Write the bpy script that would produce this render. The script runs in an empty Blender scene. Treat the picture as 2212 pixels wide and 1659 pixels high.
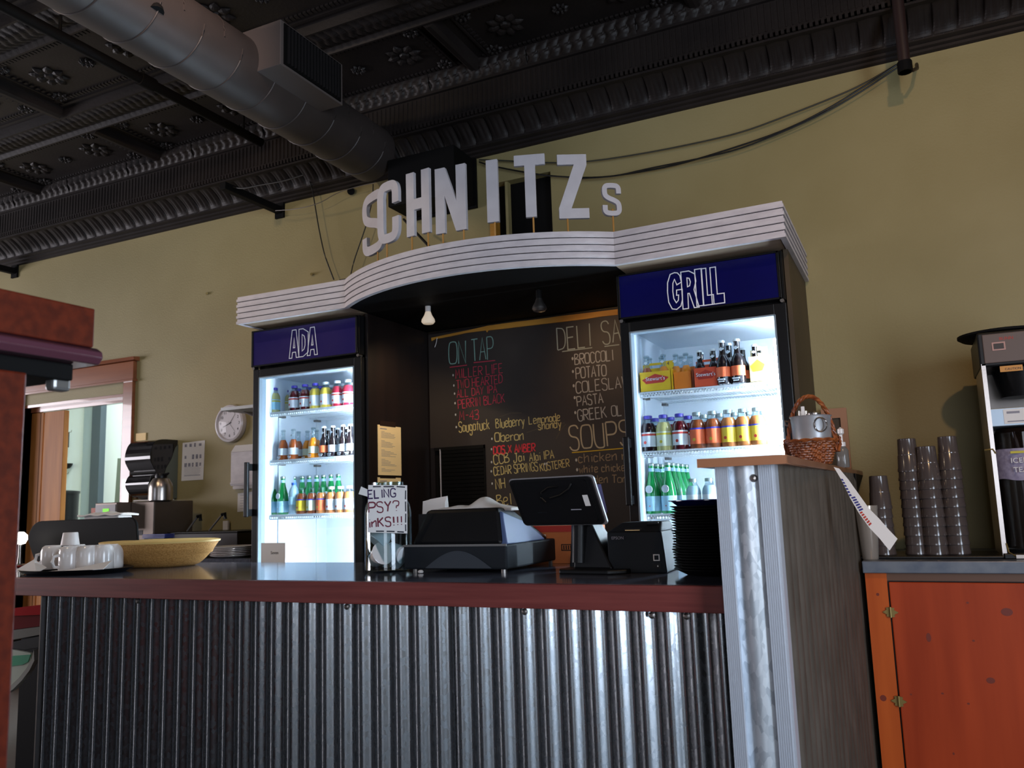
import bpy, bmesh, math, random
from mathutils import Vector, Matrix
random.seed(7)
PI = math.pi
H = 1.14                                   # eye height above the floor
SC = bpy.context.scene
COL = SC.collection

# ------------------------------------------------------------------ camera
YAW, PIT, ROL, FPX = 0.4440, 0.1422, -0.0335, 1800.0
def cam_axes():
    cy, sy, cp, sp, cr, sr = math.cos(YAW), math.sin(YAW), math.cos(PIT), math.sin(PIT), math.cos(ROL), math.sin(ROL)
    fwd = Vector((-sy, cy, 0)); rt = Vector((cy, sy, 0)); up = Vector((0, 0, 1))
    f2 = fwd*cp + up*sp; u2 = up*cp - fwd*sp
    return rt*cr + u2*sr, u2*cr - rt*sr, f2
RT, UP, FW = cam_axes()
cam = bpy.data.cameras.new('camera'); camo = bpy.data.objects.new('camera', cam); COL.objects.link(camo)
camo.matrix_world = Matrix(((RT.x, UP.x, -FW.x, 0), (RT.y, UP.y, -FW.y, 0), (RT.z, UP.z, -FW.z, H), (0, 0, 0, 1)))
cam.sensor_width = 36; cam.lens = 36*FPX/2212; cam.clip_start = 0.05; cam.clip_end = 60
cam.dof.use_dof = True; cam.dof.focus_distance = 3.0; cam.dof.aperture_fstop = 5.5
SC.camera = camo

def at(u, v, y=None, z=None, x=None):
    """point of the room seen at photo pixel (u, v), on the plane y=, z= or x="""
    d = RT*((u-1106)/FPX) + UP*((829.5-v)/FPX) + FW
    if y is not None: t = y/d.y
    elif z is not None: t = (z-H)/d.z
    else: t = x/d.x
    return Vector((d.x*t, d.y*t, d.z*t+H))

# ------------------------------------------------------------------ light and exposure
SC.view_settings.view_transform = 'Standard'; SC.view_settings.look = 'None'
SC.view_settings.gamma = 1.0; SC.view_settings.use_curve_mapping = False
SC.view_settings.exposure = -0.32
w = bpy.data.worlds.new('world'); SC.world = w; w.use_nodes = True
w.node_tree.nodes['Background'].inputs[0].default_value = (0.55, 0.68, 1.0, 1)
w.node_tree.nodes['Background'].inputs[1].default_value = 0.15
def area(name, loc, rot, sx, sy, power, color):
    l = bpy.data.lights.new(name, 'AREA'); l.shape = 'RECTANGLE'; l.size = sx; l.size_y = sy
    l.energy = power; l.color = color
    o = bpy.data.objects.new(name, l); COL.objects.link(o); o.location = loc; o.rotation_euler = rot
    return o
def spot(name, loc, target, power, color, size=60, blend=0.6, radius=0.04):
    l = bpy.data.lights.new(name, 'SPOT'); l.energy = power; l.color = color; l.spot_size = math.radians(size)
    l.spot_blend = blend; l.shadow_soft_size = radius
    o = bpy.data.objects.new(name, l); COL.objects.link(o); o.location = loc
    o.rotation_euler = (Vector(target)-Vector(loc)).to_track_quat('-Z', 'Y').to_euler()
    return o
# daylight through the shop windows behind the viewer and in the left wall
FRONT_WIN = [(-6.4, -4.4), (-0.1, 2.2)]
RIGHT_WIN = (-1.1, 0.7, 0.20, 2.5)
area('daylight_front', (-5.4, -4.95, 2.3), (PI/2, 0, 0), 2.0, 0.9, 26, (0.74, 0.82, 1.0))
area('daylight_front', (1.05, -4.95, 1.55), (PI/2, 0, 0), 2.3, 2.4, 92, (0.84, 0.89, 1.0))
area('daylight_left', (-9.3, 1.0, 1.75), (PI/2, 0, -PI/2), 3.4, 1.7, 245, (0.96, 0.91, 0.98))
area('daylight_right', (2.45, -0.2, 1.35), (PI/2, 0, PI/2), 1.8, 2.3, 190, (0.72, 0.84, 1.0))
# warm ceiling lamps
spot('ceiling_lamp_right', (0.62, 1.0, 3.25), (0.55, 4.0, 1.3), 92, (1.0, 0.62, 0.32), 95, 0.9, 0.04)
spot('ceiling_lamp_duct', (-1.85, 1.75, 3.42), (-2.55, 2.2, 3.22), 60, (1.0, 0.74, 0.60), 62, 0.9, 0.05)
spot('ceiling_lamp_left', (-3.4, 1.2, 3.35), (-3.1, 4.0, 1.5), 75, (1.0, 0.76, 0.50), 110, 1.0, 0.06)
# spot bulbs under the canopy
BULBS = [at(925, 690, y=3.45), at(1165, 662, y=3.45)]
spot('canopy_bulb_light', BULBS[0]+Vector((0, 0, -0.03)), (-2.38, 3.62, 1.45), 18.0, (1.0, 0.74, 0.42), 120, 0.8, 0.02)
spot('canopy_bulb_light', BULBS[1]+Vector((0, 0, -0.03)), (-1.2, 3.98, 1.7), 8.0, (1.0, 0.60, 0.30), 120, 0.8, 0.02)
# kitchen behind the doorway
area('kitchen_light', (-6.0, 5.2, 3.1), (0, 0, 0), 1.8, 1.4, 190, (0.86, 0.95, 1.0))

# ------------------------------------------------------------------ materials
def lin(h):
    h = h.lstrip('#'); o = []
    for i in (0, 2, 4):
        c = int(h[i:i+2], 16)/255; o.append(c/12.92 if c <= 0.04045 else ((c+0.055)/1.055)**2.4)
    return (*o, 1.0)
MATS = {}
def mat(name, color, rough=0.5, metal=0.0, c2=None, scale=8.0, stretch=(1, 1, 1), bump=0.0, bscale=None,
        trans=0.0, alpha=1.0, emit=None, estr=0.0, coat=0.0, detail=4.0, lo=0.35, hi=0.65, spec=0.5, kind='noise', sss=0.0, rvar=0.0):
    if name in MATS: return MATS[name]
    m = bpy.data.materials.new(name); m.use_nodes = True; nt = m.node_tree; b = nt.nodes['Principled BSDF']
    b.inputs['Base Color'].default_value = lin(color); b.inputs['Roughness'].default_value = rough
    b.inputs['Metallic'].default_value = metal; b.inputs['Transmission Weight'].default_value = trans
    b.inputs['Alpha'].default_value = alpha; b.inputs['Coat Weight'].default_value = coat
    b.inputs['Specular IOR Level'].default_value = spec
    if emit: b.inputs['Emission Color'].default_value = lin(emit); b.inputs['Emission Strength'].default_value = estr
    if c2 or bump or rvar:
        tc = nt.nodes.new('ShaderNodeTexCoord'); mp = nt.nodes.new('ShaderNodeMapping'); mp.inputs['Scale'].default_value = stretch
        nt.links.new(tc.outputs['Object'], mp.inputs[0])
        if kind == 'voronoi':
            n = nt.nodes.new('ShaderNodeTexVoronoi'); n.inputs['Scale'].default_value = scale; out = n.outputs['Color']
            sep = nt.nodes.new('ShaderNodeSeparateColor'); nt.links.new(out, sep.inputs[0]); fac = sep.outputs[0]
        elif kind == 'wave':
            n = nt.nodes.new('ShaderNodeTexWave'); n.inputs['Scale'].default_value = scale; n.inputs['Distortion'].default_value = 6
            n.inputs['Detail'].default_value = 3; n.inputs['Detail Scale'].default_value = 1.2; fac = n.outputs['Fac']
        else:
            n = nt.nodes.new('ShaderNodeTexNoise'); n.inputs['Scale'].default_value = scale; n.inputs['Detail'].default_value = detail; fac = n.outputs['Fac']
        nt.links.new(mp.outputs[0], n.inputs['Vector'])
        if c2:
            r = nt.nodes.new('ShaderNodeValToRGB'); r.color_ramp.elements[0].position = lo; r.color_ramp.elements[1].position = hi
            r.color_ramp.elements[0].color = lin(color); r.color_ramp.elements[1].color = lin(c2)
            nt.links.new(fac, r.inputs[0]); nt.links.new(r.outputs[0], b.inputs['Base Color'])
        if rvar:
            mr = nt.nodes.new('ShaderNodeMapRange'); mr.inputs[3].default_value = max(0, rough-rvar); mr.inputs[4].default_value = min(1, rough+rvar)
            nt.links.new(fac, mr.inputs[0]); nt.links.new(mr.outputs[0], b.inputs['Roughness'])
        if bump:
            bp = nt.nodes.new('ShaderNodeBump'); bp.inputs['Strength'].default_value = bump; bp.inputs['Distance'].default_value = 0.01
            if bscale:
                n2 = nt.nodes.new('ShaderNodeTexNoise'); n2.inputs['Scale'].default_value = bscale; n2.inputs['Detail'].default_value = 3
                nt.links.new(mp.outputs[0], n2.inputs['Vector']); nt.links.new(n2.outputs['Fac'], bp.inputs['Height'])
            else: nt.links.new(fac, bp.inputs['Height'])
            nt.links.new(bp.outputs[0], b.inputs['Normal'])
    MATS[name] = m; return m
def glass(name, tint='#f4fbff', refl=0.02, rough=0.02):
    if name in MATS: return MATS[name]
    m = bpy.data.materials.new(name); m.use_nodes = True; nt = m.node_tree
    for n in list(nt.nodes): nt.nodes.remove(n)
    o = nt.nodes.new('ShaderNodeOutputMaterial'); mx = nt.nodes.new('ShaderNodeMixShader')
    t = nt.nodes.new('ShaderNodeBsdfTransparent'); g = nt.nodes.new('ShaderNodeBsdfGlossy')
    t.inputs[0].default_value = lin(tint); g.inputs['Roughness'].default_value = rough
    fr = nt.nodes.new('ShaderNodeLayerWeight'); fr.inputs['Blend'].default_value = 0.35
    mr = nt.nodes.new('ShaderNodeMapRange'); mr.inputs[3].default_value = refl; mr.inputs[4].default_value = min(0.75, refl*8)
    nt.links.new(fr.outputs['Facing'], mr.inputs[0]); nt.links.new(mr.outputs[0], mx.inputs[0])
    nt.links.new(t.outputs[0], mx.inputs[1]); nt.links.new(g.outputs[0], mx.inputs[2]); nt.links.new(mx.outputs[0], o.inputs[0])
    MATS[name] = m; return m

M_WALL = mat('olive_wall_paint', '#9f9267', 0.6, c2='#93865a', scale=1.6, bump=0.12, bscale=90, lo=0.3, hi=0.7)
M_CEIL = mat('black_pressed_tin', '#2a2422', 0.5, c2='#201b1a', scale=3.0, bump=0.1, bscale=60, spec=0.28)
M_FLOOR = mat('dark_floor_boards', '#2c1f17', 0.5, c2='#20160f', scale=3, stretch=(1, 12, 1))
M_BLACK = mat('black_enamel', '#0a0a0c', 0.35, spec=0.3)
M_BLKMAT = mat('flat_black_paint', '#0e0d0d', 0.7, spec=0.12)
M_BLKPL = mat('black_plastic', '#0b0b0d', 0.38, spec=0.3, bump=0.05, bscale=300)
M_DKGREY = mat('charcoal_plastic', '#1a1e23', 0.6, spec=0.2, bump=0.06, bscale=400)
M_MAHOG = mat('mahogany_varnish', '#62220f', 0.36, c2='#4c180b', scale=4, stretch=(1, 14, 14), coat=0.2)
M_APRON = mat('red_stained_board', '#7d3a34', 0.42, c2='#6a2c28', scale=5, stretch=(0.6, 10, 14))
M_LAM = mat('slate_laminate', '#5c5e6a', 0.10, c2='#4a4c58', scale=60, spec=0.7)
M_LAM2 = mat('blue_grey_laminate_edge', '#4d5666', 0.3, c2='#6a6f78', scale=14)
M_GALV = mat('galvanised_steel', '#bdc3c9', 0.26, 1.0, c2='#939aa1', scale=110, kind='voronoi', stretch=(1, 1, 0.6), lo=0.0, hi=1.0, rvar=0.05)
M_ALU = mat('ribbed_aluminium_trim', '#ccd2db', 0.4, 0.45, bump=0.05, bscale=200)
M_STEEL = mat('brushed_steel', '#b5aea9', 0.28, 1.0, bump=0.03, bscale=150)
M_STEELD = mat('dull_steel', '#8a8480', 0.42, 1.0)
M_DUCT = mat('bronze_grey_duct', '#4a413e', 0.5, 0.25, c2='#3d3634', scale=2.5)
M_WHITEB = mat('white_painted_board', '#cfc8cc', 0.5, c2='#c1babf', scale=14, stretch=(1, 1, 3), bump=0.06, bscale=120)
M_LETTER = mat('pale_grey_letter_paint', '#c9c4c8', 0.5, c2='#bdb8bd', scale=10)
M_DOWEL = mat('orange_wood_dowel', '#b5813c', 0.5)
M_BLUE = mat('navy_backlit_panel', '#090950', 0.25, spec=0.3, c2='#080842', scale=2)
M_PURPLE = mat('indigo_panel', '#221a5a', 0.22, c2='#352a5e', scale=2)
M_OUTL = mat('white_outline', '#e6e8f2', 0.5)
M_LINER = mat('white_fridge_liner', '#dfe8f2', 0.35)
M_TUBE = mat('cool_light_tube', '#ffffff', 0.3, emit='#e8f4ff', estr=330)
M_RACK = mat('white_coated_wire', '#e4ebf2', 0.35)
M_GLASS = glass('door_glass')
M_CLEAR = glass('clear_bottle_glass', '#e6eef0', 0.045)
M_CHALKB = mat('blackboard_paint', '#2b2320', 0.55, c2='#38302b', scale=2.2, lo=0.4, hi=0.75)
M_DARKP = mat('dark_stained_panel', '#1c1311', 0.4, c2='#150f0e', scale=3, stretch=(4, 4, 0.5))
M_YSTRIP = mat('raw_yellow_pine', '#c98f35', 0.6, c2='#b57c2a', scale=6, stretch=(1, 6, 6))
M_TAN = mat('tan_plywood', '#a08a74', 0.6, c2='#8f7a65', scale=4, stretch=(1, 6, 6))
M_BROWNP = mat('brown_side_panel', '#4c3c26', 0.6, c2='#3e311f', scale=3)
M_CASE = mat('door_casing_wood', '#9a5b3a', 0.2, c2='#8a4f33', scale=3, stretch=(0.5, 8, 8), coat=0.6)
M_PINE = mat('knotty_pine', '#c58243', 0.5, c2='#9a5c28', spec=0.2, scale=2.2, stretch=(7, 7, 0.6), lo=0.35, hi=0.7)
M_ORANGE = mat('orange_pine_cabinet', '#b5441a', 0.5, c2='#97320c', spec=0.25, scale=2.2, stretch=(6, 6, 0.5), lo=0.3, hi=0.75)
M_ORANGE2 = mat('orange_pine_stile', '#c45a1e', 0.5, spec=0.25, c2='#b04a14', scale=2.2, stretch=(8, 8, 0.5))
M_KNOT = mat('pine_knot', '#742409', 0.5)
M_BRASS = mat('antique_brass', '#8a7440', 0.4, 0.5)
M_KITCH = mat('kitchen_white_wall', '#dbe6e4', 0.5)
M_KITCHG = mat('kitchen_grey_trim', '#93a3a6', 0.5)
M_CHINA = mat('white_china', '#ded6d2', 0.18, coat=0.3)
M_PAPER = mat('white_paper', '#e2ddda', 0.8)
M_INK = mat('print_ink', '#3a3a42', 0.8)
M_INKL = mat('pale_print_ink', '#8f8c96', 0.8)
M_PAPERY = mat('cream_paper', '#ffe0a6', 0.8)
M_TAPE = mat('brown_tape', '#2b1d16', 0.4)
M_WICKER = mat('brown_wicker', '#9a5428', 0.4, c2='#6b3316', scale=60, bump=0.1)
M_STRAW = mat('straw_weave', '#d39f5e', 0.6, c2='#b07c42', spec=0.2, scale=170, bump=0.12)
M_CARD = mat('orange_cardboard', '#c4713c', 0.7)
M_REDC = mat('red_print', '#b8342a', 0.6)
M_CLOTH = mat('white_cloth', '#ddd5cf', 0.85, bump=0.2, bscale=40)
M_SMOKE = mat('smoked_plastic_cup', '#5a4f4c', 0.16, trans=0.25, spec=0.8)
M_SILVER = mat('silver_cup', '#b8aea4', 0.2, 0.8)
M_TEA = mat('dark_tea', '#1d0f08', 0.1, coat=0.5)
M_WIRE = mat('grey_cable', '#3b3a30', 0.6)
M_WIREB = mat('black_cable', '#141312', 0.5)

# ------------------------------------------------------------------ geometry helpers
class MB:
    def __init__(s): s.v = []; s.f = []
    def add(s, vs, fs):
        n = len(s.v); s.v += [tuple(p) for p in vs]; s.f += [tuple(i+n for i in q) for q in fs]; return s
    def box(s, x0, x1, y0, y1, z0, z1):
        vs = [(x, y, z) for x in (x0, x1) for y in (y0, y1) for z in (z0, z1)]
        return s.add(vs, [(0, 1, 3, 2), (4, 6, 7, 5), (0, 4, 5, 1), (2, 3, 7, 6), (0, 2, 6, 4), (1, 5, 7, 3)])
    def hexa(s, b, t):
        return s.add(list(b)+list(t), [(3, 2, 1, 0), (4, 5, 6, 7), (0, 1, 5, 4), (1, 2, 6, 5), (2, 3, 7, 6), (3, 0, 4, 7)])
    def tube(s, pts, r, n=8, caps=True):
        pts = [Vector(p) for p in pts]; rs = r if isinstance(r, (list, tuple)) else [r]*len(pts)
        vs = []; up = Vector((0, 0, 1))
        for i, p in enumerate(pts):
            t = (pts[min(i+1, len(pts)-1)]-pts[max(i-1, 0)]).normalized()
            a = t.cross(up if abs(t.z) < 0.95 else Vector((0, 1, 0))).normalized(); b = a.cross(t)
            for k in range(n):
                an = 2*PI*k/n; vs.append(p+(a*math.cos(an)+b*math.sin(an))*rs[i])
        fs = [(i*n+k, i*n+(k+1) % n, (i+1)*n+(k+1) % n, (i+1)*n+k) for i in range(len(pts)-1) for k in range(n)]
        if caps: fs += [tuple(range(n))[::-1], tuple((len(pts)-1)*n+k for k in range(n))]
        return s.add(vs, fs)
    def lathe(s, prof, n=20, c=(0, 0, 0), sx=1, sy=1, rad=None):
        vs = []
        for j, (r, z) in enumerate(prof):
            for k in range(n):
                a = 2*PI*k/n; rr = r if rad is None else rad(r, z, a, j)
                vs.append((c[0]+rr*math.cos(a)*sx, c[1]+rr*math.sin(a)*sy, c[2]+z))
        fs = [(j*n+k, j*n+(k+1) % n, (j+1)*n+(k+1) % n, (j+1)*n+k) for j in range(len(prof)-1) for k in range(n)]
        if prof[0][0] > 1e-4: fs.append(tuple(range(n))[::-1])
        if prof[-1][0] > 1e-4: fs.append(tuple((len(prof)-1)*n+k for k in range(n)))
        return s.add(vs, fs)
    def prism(s, poly, lo, hi, axis='y'):
        """poly of 2D points; axis y: (x,z) extruded over y; axis x: (y,z); axis z: (x,y)"""
        def P(p, t): return (p[0], t, p[1]) if axis == 'y' else ((t, p[0], p[1]) if axis == 'x' else (p[0], p[1], t))
        n = len(poly); vs = [P(p, lo) for p in poly]+[P(p, hi) for p in poly]
        return s.add(vs, [tuple(range(n)), tuple(range(2*n-1, n-1, -1))]+[(i, (i+1) % n+0, (i+1) % n+n, i+n) for i in range(n)])
    def sweep(s, path, prof):
        """path: 2D points (x,y); prof: (offset, z), offset to the path's right-hand side"""
        P = [Vector(p) for p in path]; n = len(prof); vs = []
        for i, p in enumerate(P):
            a = (P[i]-P[i-1]).normalized() if i else (P[1]-P[0]).normalized()
            b = (P[i+1]-P[i]).normalized() if i < len(P)-1 else a
            na = Vector((a.y, -a.x)); nb = Vector((b.y, -b.x)); m = (na+nb).normalized(); k = 1/max(0.3, m.dot(na))
            for o, z in prof: q = p+m*(o*k); vs.append((q.x, q.y, z))
        fs = [(i*n+k, (i+1)*n+k, (i+1)*n+(k+1) % n, i*n+(k+1) % n) for i in range(len(P)-1) for k in range(n)]
        fs += [tuple(range(n)), tuple((len(P)-1)*n+k for k in range(n))[::-1]]
        return s.add(vs, fs)
    def ribbon(s, pts, wd, org, ex, ez, en, lift=0.0, closed=False):
        """one mitred flat stroke along 2D pts in the plane org + ex*x + ez*z, facing en"""
        p = [Vector(q) for q in pts]; q = [p[0]]
        for a in p[1:]:
            if (a-q[-1]).length > 1e-6: q.append(a)
        if closed and (q[-1]-q[0]).length < 1e-6: q.pop()
        n = len(q)
        if n < 2: return s
        vs = []
        for i in range(n):
            a = q[i-1] if (i or closed) else None; b = q[(i+1) % n] if (i < n-1 or closed) else None
            d0 = (q[i]-a).normalized() if a is not None else (b-q[i]).normalized(); d1 = (b-q[i]).normalized() if b is not None else d0
            n0 = Vector((-d0.y, d0.x)); n1 = Vector((-d1.y, d1.x)); m = n0+n1
            m = m.normalized() if m.length > 1e-3 else n0; k = min(1.6, 1/max(.4, m.dot(n0)))*wd/2
            for sg_ in (1, -1): r = q[i]+m*(k*sg_); vs.append(org+ex*r.x+ez*r.y+en*lift)
        return s.add(vs, [(2*i, 2*((i+1) % n), 2*((i+1) % n)+1, 2*i+1) for i in range(n if closed else n-1)])
    def grid(s, fn, nu, nv):
        n0 = [fn(i/nu, j/nv) for j in range(nv+1) for i in range(nu+1)]
        return s.add(n0, [(j*(nu+1)+i, j*(nu+1)+i+1, (j+1)*(nu+1)+i+1, (j+1)*(nu+1)+i) for j in range(nv) for i in range(nu)])
    def mesh(s, name, m, smooth=False):
        me = bpy.data.meshes.new(name); me.from_pydata(s.v, [], s.f); me.update()
        bm = bmesh.new(); bm.from_mesh(me); bmesh.ops.recalc_face_normals(bm, faces=bm.faces); bm.to_mesh(me); bm.free()
        if smooth:
            for p in me.polygons: p.use_smooth = True
            try: me.set_sharp_from_angle(angle=math.radians(40))
            except Exception: pass
        me.materials.append(m); return me
    def build(s, name, m, parent=None, smooth=False, bevel=0.0, loc=None):
        o = bpy.data.objects.new(name, s.mesh(name, m, smooth)); COL.objects.link(o)
        if parent: o.parent = parent
        if loc is not None: o.location = loc
        if bevel:
            b = o.modifiers.new('bevel', 'BEVEL'); b.width = bevel; b.segments = 2; b.limit_method = 'ANGLE'; b.angle_limit = math.radians(40)
        return o
def tag(o, label=None, cat=None, group=None, kind=None):
    if label: o['label'] = label
    if cat: o['category'] = cat
    if group: o['group'] = group
    if kind: o['kind'] = kind
    return o
def thing(name, loc, label, cat, group=None, rz=0.0):
    o = bpy.data.objects.new(name, None); COL.objects.link(o); o.location = loc; o.rotation_euler = (0, 0, rz); o.empty_display_size = 0.05
    return tag(o, label, cat, group)
def struct(name, mb, m, smooth=False, bevel=0): return tag(mb.build(name, m, None, smooth, bevel), kind='structure')
def dup(o, parent=None, loc=None, label=None, rz=None):
    c = o.copy(); COL.objects.link(c); c.parent = parent
    if loc is not None: c.location = loc
    if rz is not None: c.rotation_euler = (0, 0, rz)
    if label: c['label'] = label
    for ch in KIDS.get(o.name, list(o.children)): dup(ch, c)
    return c
KIDS = {}
def chaikin(p, n=2):
    for _ in range(n):
        q = [p[0]]
        for a, b in zip(p, p[1:]): q += [(a[0]*.75+b[0]*.25, a[1]*.75+b[1]*.25), (a[0]*.25+b[0]*.75, a[1]*.25+b[1]*.75)]
        p = q+[p[-1]]
    return p
def text_mesh(body, size, name, m, parent, loc, rot=(PI/2, 0, 0), ext=0.0003, align='CENTER', sx=1.0):
    c = bpy.data.curves.new('txt', 'FONT'); c.body = body; c.size = size; c.extrude = ext; c.align_x = align; c.align_y = 'CENTER'
    c.resolution_u = 3
    t = bpy.data.objects.new('txt', c); COL.objects.link(t)
    me = bpy.data.meshes.new_from_object(t); bpy.data.objects.remove(t); bpy.data.curves.remove(c)
    for v in me.vertices: v.co.x *= sx
    me.name = name; me.materials.clear(); me.materials.append(m)
    o = bpy.data.objects.new(name, me); COL.objects.link(o); o.parent = parent; o.location = loc; o.rotation_euler = rot
    return o
# hand-lettering strokes: unit cell 4 wide, 6 high; '~' marks a smoothed stroke
GL = {
'A': '0,0 2,6 4,0;.8,2.2 3.2,2.2', 'B': '0,0 0,6;~0,6 3,6 3.4,4.4 0,3.2;~0,3.2 4,3 4,0 0,0', 'C': '~4,5 3,6.2 0,6 0,0 3,-.2 4,1',
'D': '0,0 0,6;~0,6 4,5.6 4,.4 0,0', 'E': '3.4,6 0,6 0,0 3.6,0;0,3 2.8,3.1', 'F': '3.4,6 0,6 0,0;0,3 2.8,3.1', 'G': '~4,5 3,6.3 0,6 0,0 4,-.2 4,2.6;4,2.6 2.3,2.6',
'H': '0,0 0,6;3.6,0 3.6,6;0,3 3.6,3', 'I': '1,0 1,6', 'J': '~3,6 3,0 0,-.6 0,1.4;1.5,6 4,6', 'K': '0,0 0,6;3.6,6 0,2.6;1,3.4 3.8,0', 'L': '0,6 0,0 3.4,0',
'M': '0,0 .4,6 2,2 3.7,6 4.2,0', 'N': '0,0 0,6 3.6,0 3.6,6', 'O': '~2,6 4.2,5.8 4.2,.2 2,0 -.2,.2 -.2,5.8 2,6', 'P': '0,0 0,6;~0,6 4,6 4,2.8 0,2.8',
'R': '0,0 0,6;~0,6 4,6 4,3 0,3;1.2,3 3.8,0', 'S': '~3.8,5.2 3,6.3 0,6 .2,3.4 3.8,3 3.8,-.2 1,-.3 0,.8', 'T': '0,6 4,6;2,6 2,0', 'U': '~0,6 0,0 3.8,-.3 3.8,1 3.8,6',
'W': '0,6 .9,0 2,4.4 3.1,0 4.2,6', 'X': '0,0 3.8,6;0,6 3.8,0', 'Y': '0,6 2,3 3.8,6;2,3 1.6,0', '-': '.5,3 2.8,3', '4': '2.8,0 2.8,6 0,2 4,2', '3': '~0,5.6 3.4,6.4 3.6,3.6 1.2,3.1;~1.2,3.1 4.2,3 3.6,-.6 0,.3',
'a': '~3,3.4 0,4.2 0,-.4 3,.6;3,3.8 3,0', 'b': '0,0 0,6;~0,3 3.4,4.6 3.4,-.8 0,.4', 'c': '~3,3.2 0,4.4 0,-.5 3,.5', 'd': '~3,3 -.2,4.4 -.2,-.6 3,.5;3,6 3,0',
'e': '~0,2 3,2.2 3,4.2 0,4.2 0,-.4 3.2,.4', 'g': '~3,3.2 0,4.4 0,0 3,.6;~3,3.8 3,-2.4 .6,-2.6 0,-1.4', 'h': '0,0 0,6;~0,2.6 2.8,4.8 3,2 3,0', 'i': '1,0 1,3.6;1,5 1,5.3',
'k': '0,0 0,6;2.8,3.8 0,1.7;.9,2.3 3,0', 'l': '1,0 1,6', 'm': '0,0 0,3.8;~0,2.6 1.8,4.8 2,2 2,0;~2,2.6 3.9,4.8 4,2 4,0', 'n': '0,0 0,3.8;~0,2.4 2.8,4.8 3,2 3,0',
'o': '~1.5,3.9 3.4,3.6 3.4,.2 1.5,0 -.3,.2 -.3,3.6 1.5,3.9', 'r': '0,0 0,3.8;~0,2.4 1.4,4.2 2.6,3.4', 's': '~2.8,3.4 .6,4.4 0,2.4 3,1.8 2.8,-.5 0,.4', 't': '1.2,5.4 1.2,0;0,3.8 2.6,3.8',
'u': '~0,3.8 0,-.4 3,-.4 3,2 3,3.8;3,3.8 3,0', 'w': '0,3.8 .8,0 1.8,2.8 2.8,0 3.6,3.8', 'y': '0,3.8 1.6,.4;3.2,3.8 .8,-2.4', '?': '~0,4.8 .4,6.4 4,6 3.4,3 2,3.4 2,1.7;2,.1 2,.5', '!': '1,6 1,1.8;1,.1 1,.6', '.': '1,0 1,.3'}
ADV = {'I': 2.6, 'i': 2.4, 'l': 2.4, 'M': 5.4, 'W': 5.4, 'm': 5.2, 'w': 4.8, '!': 2.6, '-': 4, ' ': 2.8, 't': 3.7, 'r': 3.6, '.': 2.4}
LIFT = [0]
def stroke_text(body, p0, p1, height, wd, mb, org, ex, ez, en, lift=0.0012, jit=0.12):
    """hand-written line from 2D p0 to p1 (baseline), capital height in metres"""
    tot = sum(ADV.get(c, 5.0 if c.isupper() else 4.3) for c in body)-1.0
    d = Vector(p1)-Vector(p0); sx = d.length/tot; dx = d.normalized(); dz = Vector((-dx.y, dx.x)); x = 0.0
    for c in body:
        for st in GL.get(c, '').split(';') if c in GL else []:
            sm = st.startswith('~'); pts = [tuple(float(t) for t in q.split(',')) for q in st.lstrip('~').split()]
            if sm: pts = chaikin(pts, 3)
            j0, j1 = random.uniform(-jit, jit), random.uniform(-jit, jit)
            out = [Vector(p0)+dx*((x+a+j0*b/6)*sx)+dz*((b+j1)*height/6) for a, b in pts]
            LIFT[0] = (LIFT[0]+1) % 12; mb.ribbon(out, wd*random.uniform(0.85, 1.15), org, ex, ez, en, lift+LIFT[0]*0.00012)
        x += ADV.get(c, 5.0 if c.isupper() else 4.3)
X3, Y3, Z3 = Vector((1, 0, 0)), Vector((0, 1, 0)), Vector((0, 0, 1))

# ================================================================== SETTING
YW = 4.0; ZC = H+2.40; XL, XR, YF = -9.4, 2.5, -5.0
struct('floor', MB().box(XL-.2, XR+.2, YF-.2, 8.2, -0.1, 0.0), M_FLOOR)
# back wall with its doorway and high transom opening
DX0, DX1, DZ = -5.93, -4.86, H+0.84
TX0, TX1 = at(1062, 400, y=YW).x, at(1190, 400, y=YW).x
TZ0, TZ1 = H+1.2, H+1.775
b = MB().box(XL, DX0, YW, YW+.14, 0, ZC).box(DX0, DX1, YW, YW+.14, DZ, ZC).box(DX1, TX0, YW, YW+.14, 0, ZC)
b.box(TX0, TX1, YW, YW+.14, 0, TZ0).box(TX0, TX1, YW, YW+.14, TZ1, ZC).box(TX1, XR, YW, YW+.14, 0, ZC)
struct('wall_back', b, M_WALL)
RW_ = RIGHT_WIN
struct('wall_right', MB().box(XR, XR+.14, YF, RW_[0], 0, ZC).box(XR, XR+.14, RW_[1], YW+.14, 0, ZC).box(XR, XR+.14, RW_[0], RW_[1], 0, RW_[2]).box(XR, XR+.14, RW_[0], RW_[1], RW_[3], ZC), M_WALL)
m = MB()
for y in (RW_[0]+.03, RW_[1]-.03): m.box(XR+.04, XR+.10, y-.03, y+.03, RW_[2], RW_[3])
for z in (RW_[2]+.03, RW_[3]-.03): m.box(XR+.04, XR+.10, RW_[0], RW_[1], z-.03, z+.03)
struct('window_6', m, M_BLKMAT)
LW = (-0.7, 2.7, 0.9, 2.6)
struct('wall_left', MB().box(XL-.14, XL, YF, LW[0], 0, ZC).box(XL-.14, XL, LW[1], YW+.14, 0, ZC).box(XL-.14, XL, LW[0], LW[1], 0, LW[2]).box(XL-.14, XL, LW[0], LW[1], LW[3], ZC), M_WALL)
b = MB(); xs = [XL]+[q for p in FRONT_WIN for q in p]+[XR]
for i in range(0, len(xs), 2): b.box(xs[i], xs[i+1], YF-.14, YF, 0, ZC)
b.box(FRONT_WIN[0][0], FRONT_WIN[0][1], YF-.14, YF, .75, 1.8)
for a, c in FRONT_WIN: b.box(a, c, YF-.14, YF, 0, .35).box(a, c, YF-.14, YF, 2.75, ZC)
struct('wall_front', b, mat('dark_brown_wall', '#2e241d', .7))
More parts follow.
